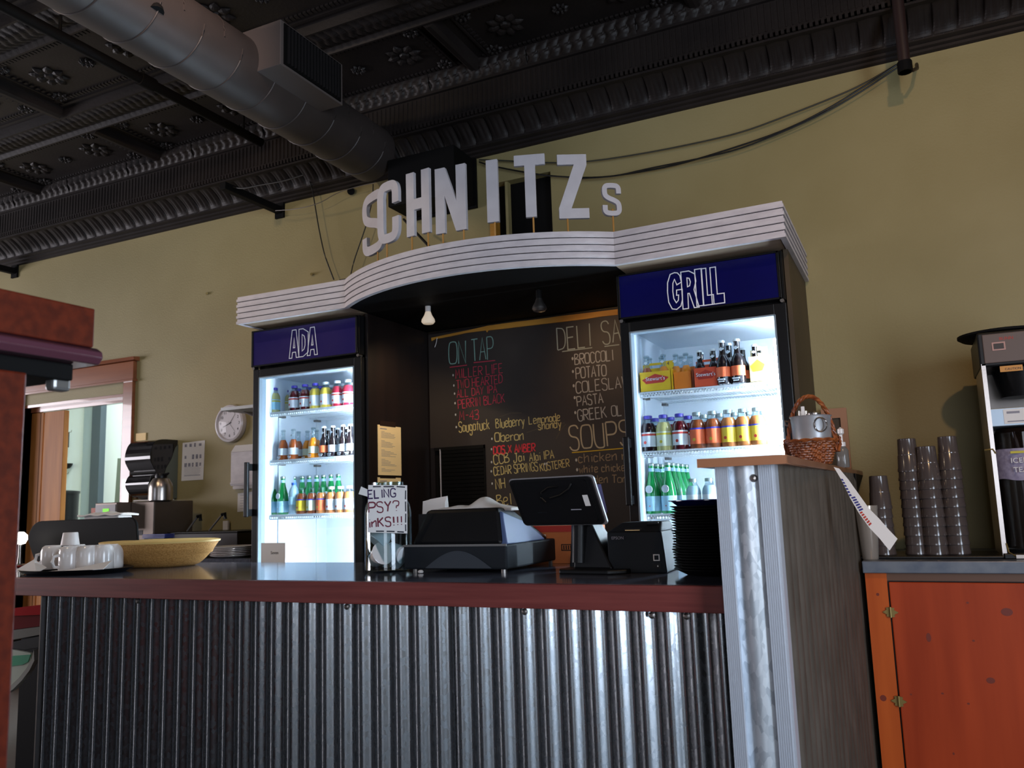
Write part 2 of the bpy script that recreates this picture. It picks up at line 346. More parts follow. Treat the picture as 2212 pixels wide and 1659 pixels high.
for i, (a, c) in enumerate(FRONT_WIN):
    m = MB()
    for x in (a+.02, (a+c)/2, c-.02): m.box(x-.02, x+.02, YF-.10, YF-.04, .75, 2.75)
    for z in (.77, 2.73): m.box(a, c, YF-.10, YF-.04, z-.02, z+.02)
    struct('window_%d' % (i+2), m, M_BLKMAT)
m = MB()
for y in (LW[0]+.02, 1.0, LW[1]-.02): m.box(XL-.10, XL-.04, y-.025, y+.025, LW[2], LW[3])
for z in (LW[2]+.02, 1.9, LW[3]-.02): m.box(XL-.10, XL-.04, LW[0], LW[1], z-.025, z+.025)
struct('window_5', m, M_BLKMAT)

# pressed tin ceiling: plain deck above, coffered panels, ledges and ribs below it
ceil = struct('ceiling', MB().box(XL-.1, XR+.1, YF-.1, YW+.14, ZC+.03, ZC+.13), M_CEIL)
PX0, PW, PY0, PR = -5.57, 1.203, 3.55, 0.76
def flower(m, cx, cy, z, r):
    m.lathe([(0.0, -.016), (r*.22, -.012), (r*.3, 0)], 8, (cx, cy, z))
    for k in range(8):
        a = 2*PI*k/8; c, s = math.cos(a), math.sin(a)
        def fn(u, v):
            t = u; wv = (v-.5)*2; rr = r*(.3+.7*t); wd = r*.26*math.sin(PI*min(1, t*.9+.12))
            return (cx+c*rr-s*wv*wd, cy+s*rr+c*wv*wd, z-.003-.016*math.sin(PI*t)*(1-wv*wv*.9))
        m.grid(fn, 4, 4)
def panel_mesh():
    m = MB(); hw, hd = PW/2, PR/2; iy = .245
    m.box(-hw, hw, -hd, hd, 0, .03)                         # ceiling plate of this bay
    for s in (-1, 1):                                        # stepped border and its teeth
        m.box(-hw+.06, hw-.06, s*(iy-.012), s*(iy+.006), -.012, 0)
        for k in range(40): x = -hw+.08+k*(PW-.16)/39; m.box(x-.009, x+.009, s*(iy-.045)-.013, s*(iy-.045)+.013, -.010, 0)
        m.box(s*(hw-.10)-.006, s*(hw-.10)+.006, -iy, iy, -.012, 0)
        for k in range(12): y = -.19+k*.38/11; m.box(s*(hw-.125)-.012, s*(hw-.125)+.012, y-.008, y+.008, -.009, 0)
        flower(m, s*.30, 0, 0, .105)
    flower(m, 0, 0, 0, .045)
    for sx in (-1, 1):
        for sy in (-1, 1): flower(m, sx*(hw-.15), sy*(iy-.07), 0, .05)
    return m.mesh('ceiling_panel', M_CEIL, False)
def ledge_mesh():
    m = MB(); hw = PW/2; hy = .115
    def fn(u, v):
        x = -hw+u*PW; y = -hy+v*2*hy; ph = (x/.050) % 1
        if v < .12 or v > .88: z = -.052 if (v > .02 and v < .98) else 0
        else:
            t = (v-.12)/.76; z = -.02-.022*math.sin(PI*t)-.012*abs(math.sin(PI*(ph+.18*math.sin(4*PI*t))))*math.sin(PI*t)**.7*(1-.5*abs(math.sin(3*PI*t)))
        return (x, y, z)
    m.grid(fn, 116, 20); return m.mesh('ceiling_ledge', M_CEIL, False)
def rib_mesh():
    m = MB(); m.prism([(-.035, 0), (-.028, -.05), (-.012, -.062), (.012, -.062), (.028, -.05), (.035, 0)], -.265, .265, 'y')
    return m.mesh('ceiling_rib', M_CEIL, False)
pm, lm, rm = panel_mesh(), ledge_mesh(), rib_mesh()
for k in range(4):
    for i in range(-4, 7):
        cx = PX0+PW*(i+.5); cy = PY0-PR*k
        if cx+PW/2 > XR+.2 or cx-PW/2 < XL-1.3: continue
        for nm, me, lx, ly in (('ceiling_panel', pm, cx, cy), ('ceiling_ledge', lm, cx, cy-PR/2+.015), ('ceiling_rib', rm, cx-PW/2, cy+.01)):
            if nm == 'ceiling_ledge' and k == 3: continue
            o = bpy.data.objects.new(nm, me); COL.objects.link(o); o.parent = ceil; o.location = (lx, ly, ZC)
# crown: ribbed cove, dentils, plain frieze, leaf cove up to the ceiling
def crown_mesh():
    W = .6; m = MB()
    prof = [(4.0, 1.943), (3.985, 1.95), (3.985, 1.962), (3.97, 1.968), (3.97, 1.98), (3.945, 1.988), (3.945, 2.0)]   # beads on the wall
    m.prism([(y, z) for y, z in prof]+[(4.0, 2.0)], 0, W, 'x')
    def cove(u, v):
        x = u*W; ph = (x/.10) % 1; a = v*PI/2
        y = 3.945-.115*math.sin(a)**1.0*(v); z = 2.0+.10*v
        y = 3.945-.13*(1-math.cos(a)); z = 2.0+.095*math.sin(a)
        d = .022*abs(math.sin(PI*ph))**.6*(.3+.7*math.sin(PI*min(1, v*1.05)))+.006*abs(math.sin(3*PI*ph))*math.sin(PI*v)**2
        return (x, y-d*.8, z-d*.6)
    m.grid(cove, 96, 12)
    def beadrow(u, v):
        x = u*W; ph = (x/.04) % 1; return (x, 3.975-.03*v-.012*math.sin(PI*v)*abs(math.sin(PI*ph)), 1.985+.02*v-.008*math.sin(PI*v)*abs(math.sin(PI*ph)))
    m.grid(beadrow, 90, 4)
    m.box(0, W, 3.80, 3.83, 2.088, 2.10)
    for k in range(24): x = (k+.5)*W/24; m.box(x-.007, x+.007, 3.785, 3.82, 2.098, 2.122)
    m.box(0, W, 3.795, 3.83, 2.12, 2.132)
    m.box(0, W, 3.81, 3.83, 2.13, 2.30)
    for k in range(20): x = (k+.5)*W/20; m.box(x-.003, x+.003, 3.806, 3.812, 2.14, 2.28)
    m.box(0, W, 3.79, 3.82, 2.285, 2.298)
    def leaf(u, v):
        x = u*W; ph = (x/.062) % 1; t = v
        return (x, 3.80-.035*t-.012*math.sin(PI*t)*abs(math.sin(PI*(ph+.15*math.sin(4*PI*t)))), 2.295+.105*t-.01*math.sin(PI*t)*abs(math.sin(PI*ph)))
    m.grid(leaf, 96, 10)
    me = m.mesh('crown_section', M_CEIL, False); return me
cm = crown_mesh()
crown = bpy.data.objects.new('trim_1', None); COL.objects.link(crown); crown.location = (XL, 0, H); tag(crown, kind='structure')
for i in range(20):
    o = bpy.data.objects.new('crown_section', cm); COL.objects.link(o); o.parent = crown; o.location = (i*.6-.05, 0, 0)

# transom opening: frame, mullion, dark pane
wf = struct('window_1', MB().box(TX0-.012, TX0+.015, YW-.012, YW+.06, TZ0, TZ1+.01), M_YSTRIP)
MB().box(at(1093, 400, y=YW).x-.012, at(1093, 400, y=YW).x+.004, YW+.01, YW+.05, TZ0, TZ1-.0).build('mullion', M_WALL, wf)
MB().box(TX0, TX1, YW+.06, YW+.07, TZ0, TZ1).build('pane', M_BLKMAT, wf)

# doorway casing
dr = struct('door_1', MB().box(-4.86, -4.766, YW-.025, YW, 0, H+.925), M_CASE, bevel=.004)
MB().box(DX0-.10, DX0, YW-.025, YW, 0, H+.925).build('casing_board', M_CASE, dr, bevel=.004)
MB().box(DX0-.12, -4.758, YW-.03, YW, H+.93, H+1.055).build('head_board', M_CASE, dr, bevel=.003)
MB().prism([(YW, H+1.055), (YW-.045, H+1.062), (YW-.055, H+1.08), (YW, H+1.086)], DX0-.15, -4.735, 'x').build('cornice', M_CASE, dr)
MB().prism([(YW, H+.915), (YW-.04, H+.915), (YW-.04, H+.928), (YW, H+.932)], DX0-.13, -4.75, 'x').build('bead', M_CASE, dr)
MB().box(DX0, DX1, YW, YW+.14, DZ-.02, DZ+.001).box(DX1, DX1+.02, YW-.001, YW+.15, 0, DZ).box(DX0-.02, DX0, YW, YW+.15, 0, DZ).build('jamb', M_CASE, dr)
MB().box(DX0, DX1, YW+.05, YW+.09, DZ-.05, DZ-.02).build('stop', M_CASE, dr)
# kitchen beyond
struct('wall_kitchen_back', MB().box(-9.0, -3.0, 6.0, 6.1, 0, 3.3), M_KITCH)
struct('wall_kitchen_right', MB().box(-4.3, -4.2, YW+.14, 6.0, 0, 3.3), M_KITCH)
struct('wall_kitchen_left', MB().box(-9.0, -8.9, YW+.14, 6.0, 0, 3.3), M_KITCH)
struct('ceiling_kitchen', MB().box(-9.0, -4.2, YW+.14, 6.1, 3.3, 3.4), M_KITCH)
# pine plank door standing open inside the doorway
pd = thing('plank_door', (-5.7, 4.075, 0), 'knotty pine plank door half open in the kitchen doorway at the far left', 'door')
x0 = DX0+.004+5.7; x1 = at(141, 960, y=4.07).x+5.7; xm = at(89, 960, y=4.07).x+5.7; xk = at(97, 960, y=4.07).x+5.7
for a, c in ((x0, x0+.11), (x0+.112, xm), (xm+.002, xk-.004), (xk+.004, x1)):
    MB().box(a, c-.003, -.02, .02, .02, H+.785).build('plank', M_PINE, pd, bevel=.003)

def R(u0, v0, u1, v1, y):
    a = at(u0, v0, y=y); c = at(u1, v1, y=y); return a.x, c.x, c.z, a.z
# grey metal strips on the kitchen wall, leaning board, bin, hanging tools
xa, xb, za, zb = R(172, 860, 178, 1110, 5.9)
tag(MB().box(xa, xb+.02, 5.96, 6.0, .02, 3.2).build('wall_pipe', M_KITCHG), 'slim grey pipe running up the white kitchen wall', 'pipe')
xa, xb, za, zb = R(195, 860, 204, 1110, 5.9)
tag(MB().box(xa, xb, 5.93, 5.998, .0, 3.2).build('corner_post', mat('slate_post', '#3f4a50', .5)), 'dark slate corner post on the white kitchen wall', 'post')
p = [Vector((at(236, 1100, y=5.2).x, 0, 0)), Vector((at(262, 1100, y=5.2).x, 0, 0)), at(262, 990, y=5.2), at(254, 990, y=5.2)]
tag(MB().prism([(q.x, q.z) for q in p], 5.2, 5.23, 'y').build('leaning_board', mat('grey_green_board', '#6f7f7a', .5)), 'grey green board leaning by the right side of the kitchen doorway', 'board')
xa, xb, za, zb = R(122, 1065, 153, 1130, 5.0)
tb = thing('kitchen_bin', ((xa+xb)/2, 5.0, 0), 'tall black bin inside the kitchen doorway', 'bin')
MB().lathe([(.10, 0), (.12, zb-.02), (.125, zb), (.11, zb)], 20).build('body', M_BLKPL, tb, True)
MB().lathe([(.128, zb-.01), (.128, zb+.01), (.05, zb+.02)], 20).build('rim', M_BLACK, tb, True)
for (u, v, kind) in ((147, 934, 'ladle'), (140, 1024, 'spatula')):
    q = at(u, v, y=5.93)
    t = thing('hanging_'+kind, q, 'black %s hanging from a %s hook inside the kitchen doorway' % (kind, 'upper' if kind == 'ladle' else 'lower'), kind)
    MB().tube([(-.035, 0, .01), (0, 0, 0), (.05, 0, .0), (.055, 0, .02)], .003, 6).build('hook', M_STEELD, t)
    MB().tube([(0, 0, 0), (0, 0, -.16)], .014, 8).build('handle', M_BLKPL, t, True)
    if kind == 'ladle':
        MB().tube([(0, 0, -.16), (0, 0, -.26), (-.01, 0, -.29)], .005, 6).build('neck', M_STEELD, t)
        MB().lathe([(0, -.06), (.035, -.05), (.055, -.02), (.06, 0), (.055, 0), (.03, -.03)], 16, (0, 0, -.33)).build('bowl', M_BLKPL, t, True)
    else:
        MB().tube([(0, 0, -.16), (0, 0, -.22)], .006, 6).build('neck', M_STEELD, t)
        MB().box(-.02, .02, -.005, .005, -.32, -.22).build('blade', M_BLKPL, t, bevel=.004)
cab = [at(u, v, y=4.09) for u, v in ((62, 892), (110, 886), (155, 880), (195, 868), (225, 860), (238, 853))]
tag(MB().tube(cab, .006, 6).build('kitchen_cable', M_WIREB), 'thin black cable sagging across the top of the kitchen doorway', 'cable')

# ================================================================== DUCT, PIPES, CABLES
ZD, XD, RD = H+2.02, -2.655, .161
duct = thing('air_duct', (XD, -4.8, ZD), 'round spiral air duct running under the ceiling to the back wall', 'duct')
L = 8.6
m = MB(); m.lathe([(RD, 0), (RD, L)], 40); m.v = [(x, z, y) for x, y, z in m.v]; m.build('duct_body', M_DUCT, duct, True)
m = MB()
for k in range(38):
    y0 = .25+k*.22; pts = [((RD+.001)*math.cos(2*PI*j/36), y0+.11*j/36, (RD+.001)*math.sin(2*PI*j/36)) for j in range(37)]
    m.tube(pts, .0035, 5, False)
m.build('seam', M_DUCT, duct, True)
m = MB(); q = at(468, 100, y=2.25)
m.lathe([(.0, .03), (.02, .028), (.03, .015), (.034, 0)], 14, (0, 0, 0)); m.v = [(x*.9+RD*.86, z*.0+y+6.95, x*.3+z-RD*.42) for x, y, z in m.v]
m.build('access_cap', M_BLKMAT, duct, True)
# side register box on the duct
x0, x1, z0, z1 = -2.60-XD, -2.37-XD, 1.965-2.02, 2.18-2.02
MB().box(x0, x1, 7.5, 7.95, z0, z1).build('register_box', mat('grey_register_box', '#5c5350', .55), duct, bevel=.003)
MB().box(x1, x1+.006, 7.52, 7.93, z0+.01, z1-.01).build('grille_frame', M_BLKMAT, duct)
m = MB()
for k in range(17): y = 7.54+k*.0225; m.box(x1+.006, x1+.014, y, y+.008, z0+.02, z1-.02)
m.build('grille_fin', mat('dark_fin', '#1a1718', .6), duct)
# wall collar box where the duct meets the wall
xa = at(862, 470, y=3.86).x
col = thing('duct_wall_box', (0, 3.99, H+1.66), 'black sheet metal box where the duct meets the olive wall behind the sign letters', 'duct box')
MB().box(xa, -2.085, -.24, 0, 0, .275).build('box_shell', M_BLKMAT, col, bevel=.004)
MB().box(xa-.012, -2.073, -.015, 0, -.012, .28).build('flange', M_BLKMAT, col)
# sprinkler pipe and black rods
pp = thing('sprinkler_pipe', (-3.44, -4.6, H+2.25), 'long straight black pipe running below the ceiling beside the duct', 'pipe')
MB().tube([(0, 0, 0), (0, 8.35, 0)], .027, 14).build('pipe_body', M_BLKMAT, pp, True)
for y in (6.0, 7.45): MB().tube([(0, y, 0), (0, y+.09, 0)], .036, 14).build('coupling', M_BLKMAT, pp, True)
for y in (5.6, 7.0, 8.2): MB().tube([(0, y, .02), (0, y, .16)], .008, 6).build('hanger', M_BLKMAT, pp)
for i, (x, y0) in enumerate(((-3.50, 3.50), (-6.12, 3.62))):
    t = thing('wall_bracket', (x, y0, H+1.9), ('black steel bar bracket under the crown moulding beside the pipe end', 'black steel bar bracket at the far left under the crown moulding')[i], 'bracket')
    MB().box(-.022, .022, 0, 4.0-y0, -.022, .022).build('bar', M_BLKMAT, t, bevel=.003)
    MB().box(-.035, .035, 3.985-y0, 4.0-y0, -.05, .05).build('wall_plate', M_BLKMAT, t)
vp = thing('conduit_riser', (at(1953, 130, y=3.755).x, 3.755, at(1955, 156, y=3.755).z), 'dark vertical conduit dropping down the wall at the upper right', 'conduit')
MB().tube([(0, 0, 0), (0, 0, ZC-at(1955, 156, y=3.755).z)], .024, 12).build('conduit_body', mat('dark_red_brown_conduit', '#2a1917', .5), vp, True)
MB().tube([(0, 0, .0), (0, 0, .045)], .030, 12).build('end_collar', M_BLKMAT, vp, True)
tag(MB().tube([at(1962, 146, y=3.78), at(1972, 152, y=3.80), at(1981, 148, y=3.86), at(1980, 139, y=3.97)], .008, 8).build('conduit_hook', M_TAPE, smooth=True), 'small brown hooked end beside the conduit foot at the upper right', 'hook')
def cable(label, pts, r, y, m=M_WIRE, nm='cable'):
    pts = [(p[0], p[1]) for p in pts]; P = [at(u, v, y=(y if not callable(y) else y(u))) for u, v in chaikin(pts, 2)]
    return tag(MB().tube(P, r, 6).build(nm, m, smooth=True), label, 'cable')
cable('upper thin cable swagged along the olive wall to the conduit', [(1035, 345), (1072, 346), (1180, 352), (1262, 351), (1390, 332), (1520, 306), (1610, 284), (1700, 250), (1790, 215), (1860, 185), (1940, 138)], .004, 3.97)
cable('lower thick cable swagged along the olive wall to the conduit', [(1035, 350), (1060, 358), (1120, 370), (1190, 381), (1290, 385), (1370, 374), (1470, 355), (1600, 315), (1700, 280), (1790, 235), (1870, 185), (1945, 135)], .0045, 3.965, M_WIREB)
cable('loose cable twisted beside the thick one along the olive wall', [(1250, 386), (1330, 381), (1400, 364), (1500, 345), (1590, 325), (1680, 290), (1770, 250), (1850, 205), (1945, 142)], .004, 3.95, M_WIREB)
cable('brown cord hanging down the wall from the pipe end to the canopy', [(600, 410), (640, 384), (658, 378), (672, 395), (680, 440), (688, 490), (700, 548), (710, 575), (721, 604)], .004, 3.93, M_WIREB)
cable('brown cord dropping behind the letter S down to the canopy', [(806, 398), (805, 430), (795, 475), (778, 525), (764, 565), (758, 592)], .0035, 3.93, M_WIREB)
cable('pale wire looped under the crown moulding left of the duct', [(595, 455), (640, 452), (690, 440), (730, 415), (775, 402), (812, 394)], .0022, 3.92, M_STEELD)
cable('cord draped over the end of the left bracket bar', [(503, 404), (525, 408), (560, 400), (610, 392), (655, 378)], .004, 3.55, M_WIREB)
tag(MB().tube([at(758, 413, y=3.999), at(758, 413, y=3.97)], .023, 14).build('wall_plug', M_BLKMAT, smooth=True), 'round black plug in the wall left of the sign letters', 'plug')
tag(MB().tube([at(447, 634, y=3.999), at(447, 634, y=3.985)], .008, 8).build('wall_screw', M_BRASS), 'small screw in the olive wall above the left end of the canopy', 'screw')
tag(MB().tube([at(673, 592, y=3.999), at(673, 592, y=3.98)], .009, 8).build('wall_screw', M_BRASS), 'small screw in the olive wall between the hanging cords', 'screw')

# ================================================================== CANOPY
CXc, CYc, CR = -1.74, 4.12, 1.12
def arc(t0, t1, n): return [(CXc+CR*math.cos(a), CYc+CR*math.sin(a)) for a in [t0+(t1-t0)*i/n for i in range(n+1)]]
a0 = math.atan2(3.24-CYc, -2.433-CXc); a1 = math.atan2(3.24-CYc, -1.047-CXc)
ARC = arc(a0, a1, 28)
PATH = [(-3.115, 3.99), (-3.115, 3.225)]+ARC+[(-.359, 3.225), (-.359, 3.99)]
ZB, ZT = H+.971, H+1.119
can = thing('canopy', (0, 0, 0), 'white slatted marquee canopy with a bowed centre over the two drink coolers', 'canopy')
bh = (ZT-ZB)/5
for k in range(5):
    z = ZB+k*bh; prof = [(0, z), (0, z+bh*.46), (-.004, z+bh*.50), (-.004, z+bh-.0035), (-.022, z+bh-.0035), (-.022, z)]
    MB().sweep(PATH, prof).build('board', M_WHITEB, can)
MB().sweep(PATH, [(-.010, ZB+.002), (-.010, ZT-.004), (-.024, ZT-.004), (-.024, ZB+.002)]).build('backing', M_BLKMAT, can)
inner = [(-3.09, 3.99), (-3.09, 3.25)]+[(x, y+.02) for x, y in ARC]+[(-.385, 3.25), (-.385, 3.99)]
MB().prism(inner, ZT-.03, ZT-.015, 'z').build('roof_board', M_BLKMAT, can)
mid = [(-2.42, 3.99), (-2.42, 3.25)]+[(x, y+.02) for x, y in ARC[1:-1]]+[(-1.06, 3.25), (-1.06, 3.99)]
MB().prism(mid, ZB+.004, ZB+.014, 'z').build('centre_soffit', M_BLKMAT, can)
for a, c in ((-3.09, -2.425), (-1.055, -.385)): MB().box(a, c, 3.252, 3.99, ZB+.004, ZB+.014).build('side_soffit', M_TAN, can)
tag(MB().box(at(738, 592, y=3.35).x, at(752, 592, y=3.35).x, 3.33, 3.37, ZT-.015, ZT+.03).build('canopy_clip', M_BLKMAT), 'small black clip on the canopy top where the bow begins', 'clip')

# sign letters on dowels
def stroke_poly(c, h):
    c = [Vector(p) for p in c]; l, r = [], []
    for i, p in enumerate(c):
        d = (c[min(i+1, len(c)-1)]-c[max(i-1, 0)]).normalized(); n = Vector((-d.y, d.x)); l.append(tuple(p+n*h)); r.append(tuple(p-n*h))
    return l+r[::-1]
def curvy(ch, W, Hh):
    t = min(.30*W, .155*Hh); a, b_ = W-t, Hh-t                  # centre line inset by half a stroke
    if ch == 'C': c = [(a, .64*b_), (a, b_), (a*.5, b_*1.03), (0, b_), (0, b_*.5), (0, 0), (a*.5, -b_*.03), (a, 0), (a, .36*b_)]
    else: c = [(a, .72*b_), (a, b_), (a*.5, b_*1.03), (0, b_), (0, .66*b_), (a*.25, .55*b_), (a*.75, .45*b_), (a, .34*b_), (a, 0), (a*.5, -b_*.03), (0, 0), (0, .28*b_)]
    return [(x+t/2, z+t/2) for x, z in stroke_poly(chaikin(c, 3), t/2)]
LP = {
 'H': [(0, 0), (.34, 0), (.34, .40), (.66, .40), (.66, 0), (1, 0), (1, 1), (.66, 1), (.66, .57), (.34, .57), (.34, 1), (0, 1)],
 'N': [(0, 0), (.31, 0), (.31, .56), (.66, 0), (1, 0), (1, 1), (.69, 1), (.69, .46), (.33, 1), (0, 1)],
 'I': [(0, 0), (1, 0), (1, 1), (0, 1)],
 'T': [(.33, 0), (.68, 0), (.68, .83), (1, .83), (1, 1), (0, 1), (0, .83), (.33, .83)],
 'Z': [(0, 0), (1, 0), (1, .155), (.42, .155), (.98, .83), (.98, 1), (0, 1), (0, .84), (.55, .84), (0, .16)]}
SL = [('S', 812, [816], 786, 832, 415, 545, 'letter S, leftmost and half hidden behind the C'), ('C', 838, [836], 818, 864, 396, 524, 'letter C overlapping the first S'),
 ('H', 905, [890, 925], 880, 930, 370, 508, 'letter H'), ('N', 975, [957, 1002], 942, 1008, 360, 502, 'letter N'), ('I', 1066, [1069], 1052, 1077, 346, 481, 'letter I'),
 ('T', 1148, [1152], 1112, 1179, 335, 470, 'letter T in front of the dark wall opening'), ('Z', 1238, [1226], 1205, 1270, 335, 473, 'letter Z'), ('S', 1320, [1324], 1300, 1341, 398, 466, 'small letter S at the right end')]
for ch, uc, dow, ul, ur, vt, vb, lab in SL:
    xc = at(uc, 500, y=3.05).x
    back = .085 if (ch == 'S' and vb > 500) else .03
    for _ in range(6):
        dxx = max(-.69, min(.69, xc-CXc)); y = CYc-math.sqrt(CR*CR-dxx*dxx)+back; xc = at(uc, (vt+vb)/2, y=y).x
    th = math.atan2(xc-CXc, CYc-y)*.9                       # facing outwards from the bow
    if ch == 'S' and vb > 500: th *= 1.15
    ex = Vector((math.cos(th), math.sin(th), 0)); n = Vector((math.sin(th), -math.cos(th), 0)); O = Vector((xc, y, 0))
    def onp(u, v):
        d = at(u, v, y=1.0)-Vector((0, 0, H)); o = Vector((0, 0, H)); t = (O-o).dot(n)/d.dot(n); return o+d*t
    e0 = (onp(ul, (vt+vb)/2)-O).dot(ex); e1 = (onp(ur, (vt+vb)/2)-O).dot(ex)
    zb_ = onp(uc, vb).z; zt_ = onp(uc, vt).z
    if e1-e0 > .30: e0, e1 = -.15, .15
    t = thing('sign_letter', (xc, y, ZT), 'pale cut-out %s standing on the bowed canopy' % lab, 'letter', 'letters of the name on the canopy', th)
    poly = [(e0+(e1-e0)*px, zb_-ZT+(zt_-zb_)*pz) for px, pz in LP[ch]] if ch in LP else [(e0+a, zb_-ZT+c) for a, c in curvy(ch, e1-e0, zt_-zb_)]
    MB().prism(poly, -.009, .009, 'y').build('letter_body', M_LETTER, t, bevel=.0012)
    for ud in dow:
        ed = (onp(ud, vb)-O).dot(ex); ed = max(e0+.01, min(e1-.01, ed))
        MB().tube([(ed, .0, -.02), (ed, .0, zb_-ZT+.03)], .004, 8).build('dowel', M_DOWEL, t, True)
ext = tag(MB().tube([at(872, 474, y=3.80), Vector((at(955, 520, y=3.2).x, 3.2, ZT-.012))], .007, 6).build('stay_wire', M_WIREB), 'dark stay wire slanting down behind the letters H and N', 'wire')

# bulbs under the canopy
for i, q in enumerate(BULBS):
    t = thing('spot_bulb', (q.x, q.y, q.z), ('white reflector bulb hanging under the canopy beside the left cooler', 'dark reflector bulb hanging under the middle of the canopy')[i], 'light bulb')
    top = ZB+.004-q.z
    MB().tube([(0, 0, .07), (0, 0, top)], .006, 8).build('stem', M_STEELD if i == 0 else M_BLKMAT, t)
    MB().tube([(0, 0, .035), (0, 0, .075)], .014, 12).build('socket', M_CHINA if i == 0 else M_BLKMAT, t, True)
    MB().lathe([(.013, .04), (.02, .02), (.032, 0), (.034, -.012), (.026, -.022), (0, -.027)], 20).build('reflector', mat('bulb_glass_lit', '#f4e6d0', .3, emit='#ffe2c0', estr=.35) if i == 0 else M_STEELD, t, True)

# ================================================================== COOLERS
DF = 3.37
def outline_letter(mb, loops, x0, x1, z0, z1, wd):
    for lp in loops:
        pts = [(x0+(x1-x0)*a, z0+(z1-z0)*c) for a, c in lp]; LIFT[0] = (LIFT[0]+1) % 12
        mb.ribbon(pts, wd, Vector((0, 0, 0)), X3, Z3, -Y3, .001+LIFT[0]*.0001, True)
OL = {'A': [[(0, 0), (.30, 1), (.70, 1), (1, 0), (.72, 0), (.66, .2), (.34, .2), (.28, 0)], [(.42, .36), (.58, .36), (.5, .72)]],
 'D': [chaikin([(0, 0), (0, 1), (.45, 1), (1, .86), (1, .14), (.45, 0), (0, 0)], 0)[:-1], [(.34, .2), (.34, .8), (.55, .74), (.66, .6), (.66, .4), (.55, .26)]],
 'G': [[(.55, 1), (.25, .97), (.04, .75), (0, .5), (.04, .22), (.25, .03), (.55, 0), (.85, .08), (.98, .25), (1, .52), (.62, .52), (.60, .38), (.74, .38), (.7, .24), (.55, .18), (.4, .3), (.36, .5), (.4, .72), (.52, .82), (.66, .66), (.98, .72), (.9, .9), (.75, .98)]],
 'R': [[(0, 0), (0, 1), (.5, 1), (.85, .9), (.9, .7), (.75, .48), (1, 0), (.7, 0), (.45, .4), (.36, .4), (.34, 0)], [(.36, .58), (.36, .82), (.5, .8), (.56, .7), (.5, .6)]],
 'I': [[(0, 0), (0, 1), (1, 1), (1, 0)]], 'L': [[(0, 0), (0, 1), (.45, 1), (.45, .26), (1, .26), (1, 0)]]}
def cooler(x0, x1, label, mpanel, side):
    zb, zh0, zh1 = .04, H+.762, H+.958; yb = YW-.03
    t = thing('drink_cooler', ((x0+x1)/2, DF, 0), label, 'drink cooler'); hw = (x1-x0)/2; dp = yb-DF
    MB().box(-hw, -hw+.035, .05, dp, zb, zh0).box(hw-.035, hw, .05, dp, zb, zh0).build('side_panel', M_BLACK, t)
    MB().box(-hw, hw, .05, dp, zh0-.04, zh1).build('top_housing', M_BLACK, t, bevel=.004)
    MB().box(-hw, hw, dp-.03, dp, zb, zh0).build('back_panel', M_BLACK, t)
    MB().box(-hw, hw, .05, dp, zb, .12).build('base', M_BLACK, t)
    for sx in (-1, 1):
        for sy in (.10, dp-.06): MB().tube([(sx*(hw-.06), sy, 0), (sx*(hw-.06), sy, .045)], .02, 10).build('foot', M_BLKPL, t)
    MB().box(-hw+.035, -hw+.04, .055, dp-.03, .12, zh0-.04).box(hw-.04, hw-.035, .055, dp-.03, .12, zh0-.04).box(-hw+.035, hw-.035, dp-.036, dp-.03, .12, zh0-.04).box(-hw+.035, hw-.035, .055, dp-.03, .12, .125).box(-hw+.035, hw-.035, .055, dp-.03, zh0-.046, zh0-.04).build('liner', M_LINER, t)
    for sx in (-1, 1):
        for yy in (.16, dp-.12):
            xq = sx*(hw-.044); m = MB().box(xq-.004, xq+.004, yy-.01, yy+.01, .15, zh0-.06); st = m.build('shelf_standard', M_RACK, t)
    # door
    g0, g1, gt, gb = -hw+.043, hw-.045, H+.705, .19
    MB().box(-hw, g0, 0, .045, .13, zh0-.012).box(g1, hw, 0, .045, .13, zh0-.012).box(g0, g1, 0, .045, gt, zh0-.012).box(g0, g1, 0, .045, .13, gb).build('door_frame', M_BLACK, t, bevel=.003)
    MB().box(g0-.003, g0+.004, -.002, .046, gb, gt).box(g1-.004, g1+.003, -.002, .046, gb, gt).box(g0, g1, -.002, .046, gt-.004, gt+.002).build('door_gasket', mat('grey_gasket', '#7f8d98', .4), t)
    MB().box(g0, g1, .018, .022, gb, gt).build('door_glass', M_GLASS, t)
    hx = -hw-.004 if side < 0 else -hw+.012
    h = MB().box(hx-.012, hx+.014, -.045, -.028, H-.025, H+.258).build('door_handle', M_BLKPL, t, bevel=.004)
    for za in (H-.02, H+.215): MB().box(hx-.010, hx+.012, -.030, .0, za, za+.035).build('handle_mount', M_BLKPL, h)
    for sx in (-1, 1): MB().tube([(sx*(hw-.012), -.012, zh0-.006), (sx*(hw-.012), .02, zh0-.006)], .008, 10).build('hinge_pin', M_STEEL, t)
    # header sign
    hd = MB().box(-hw+.012, hw-.022, -.012, .05, zh0+.004, zh1-.004).build('header_sign', mpanel, t)
    MB().box(-hw, -hw+.012, -.016, .05, zh0, zh1).box(hw-.022, hw-.010, -.016, .05, zh0, zh1).box(-hw, hw-.01, -.016, .05, zh0, zh0+.008).box(-hw, hw-.01, -.016, .05, zh1-.008, zh1).build('sign_frame', M_BLACK, hd, bevel=.002)
    MB().box(hw-.008, hw, -.01, .05, zh0, zh1).build('sign_edge', M_BLACK, hd)
    # light tube inside the right mullion
    MB().tube([(hw-.055, .062, .3), (hw-.055, .062, H+.62)], .011, 10).build('light_tube', M_TUBE, t, True)
    return t, hw, dp, hd
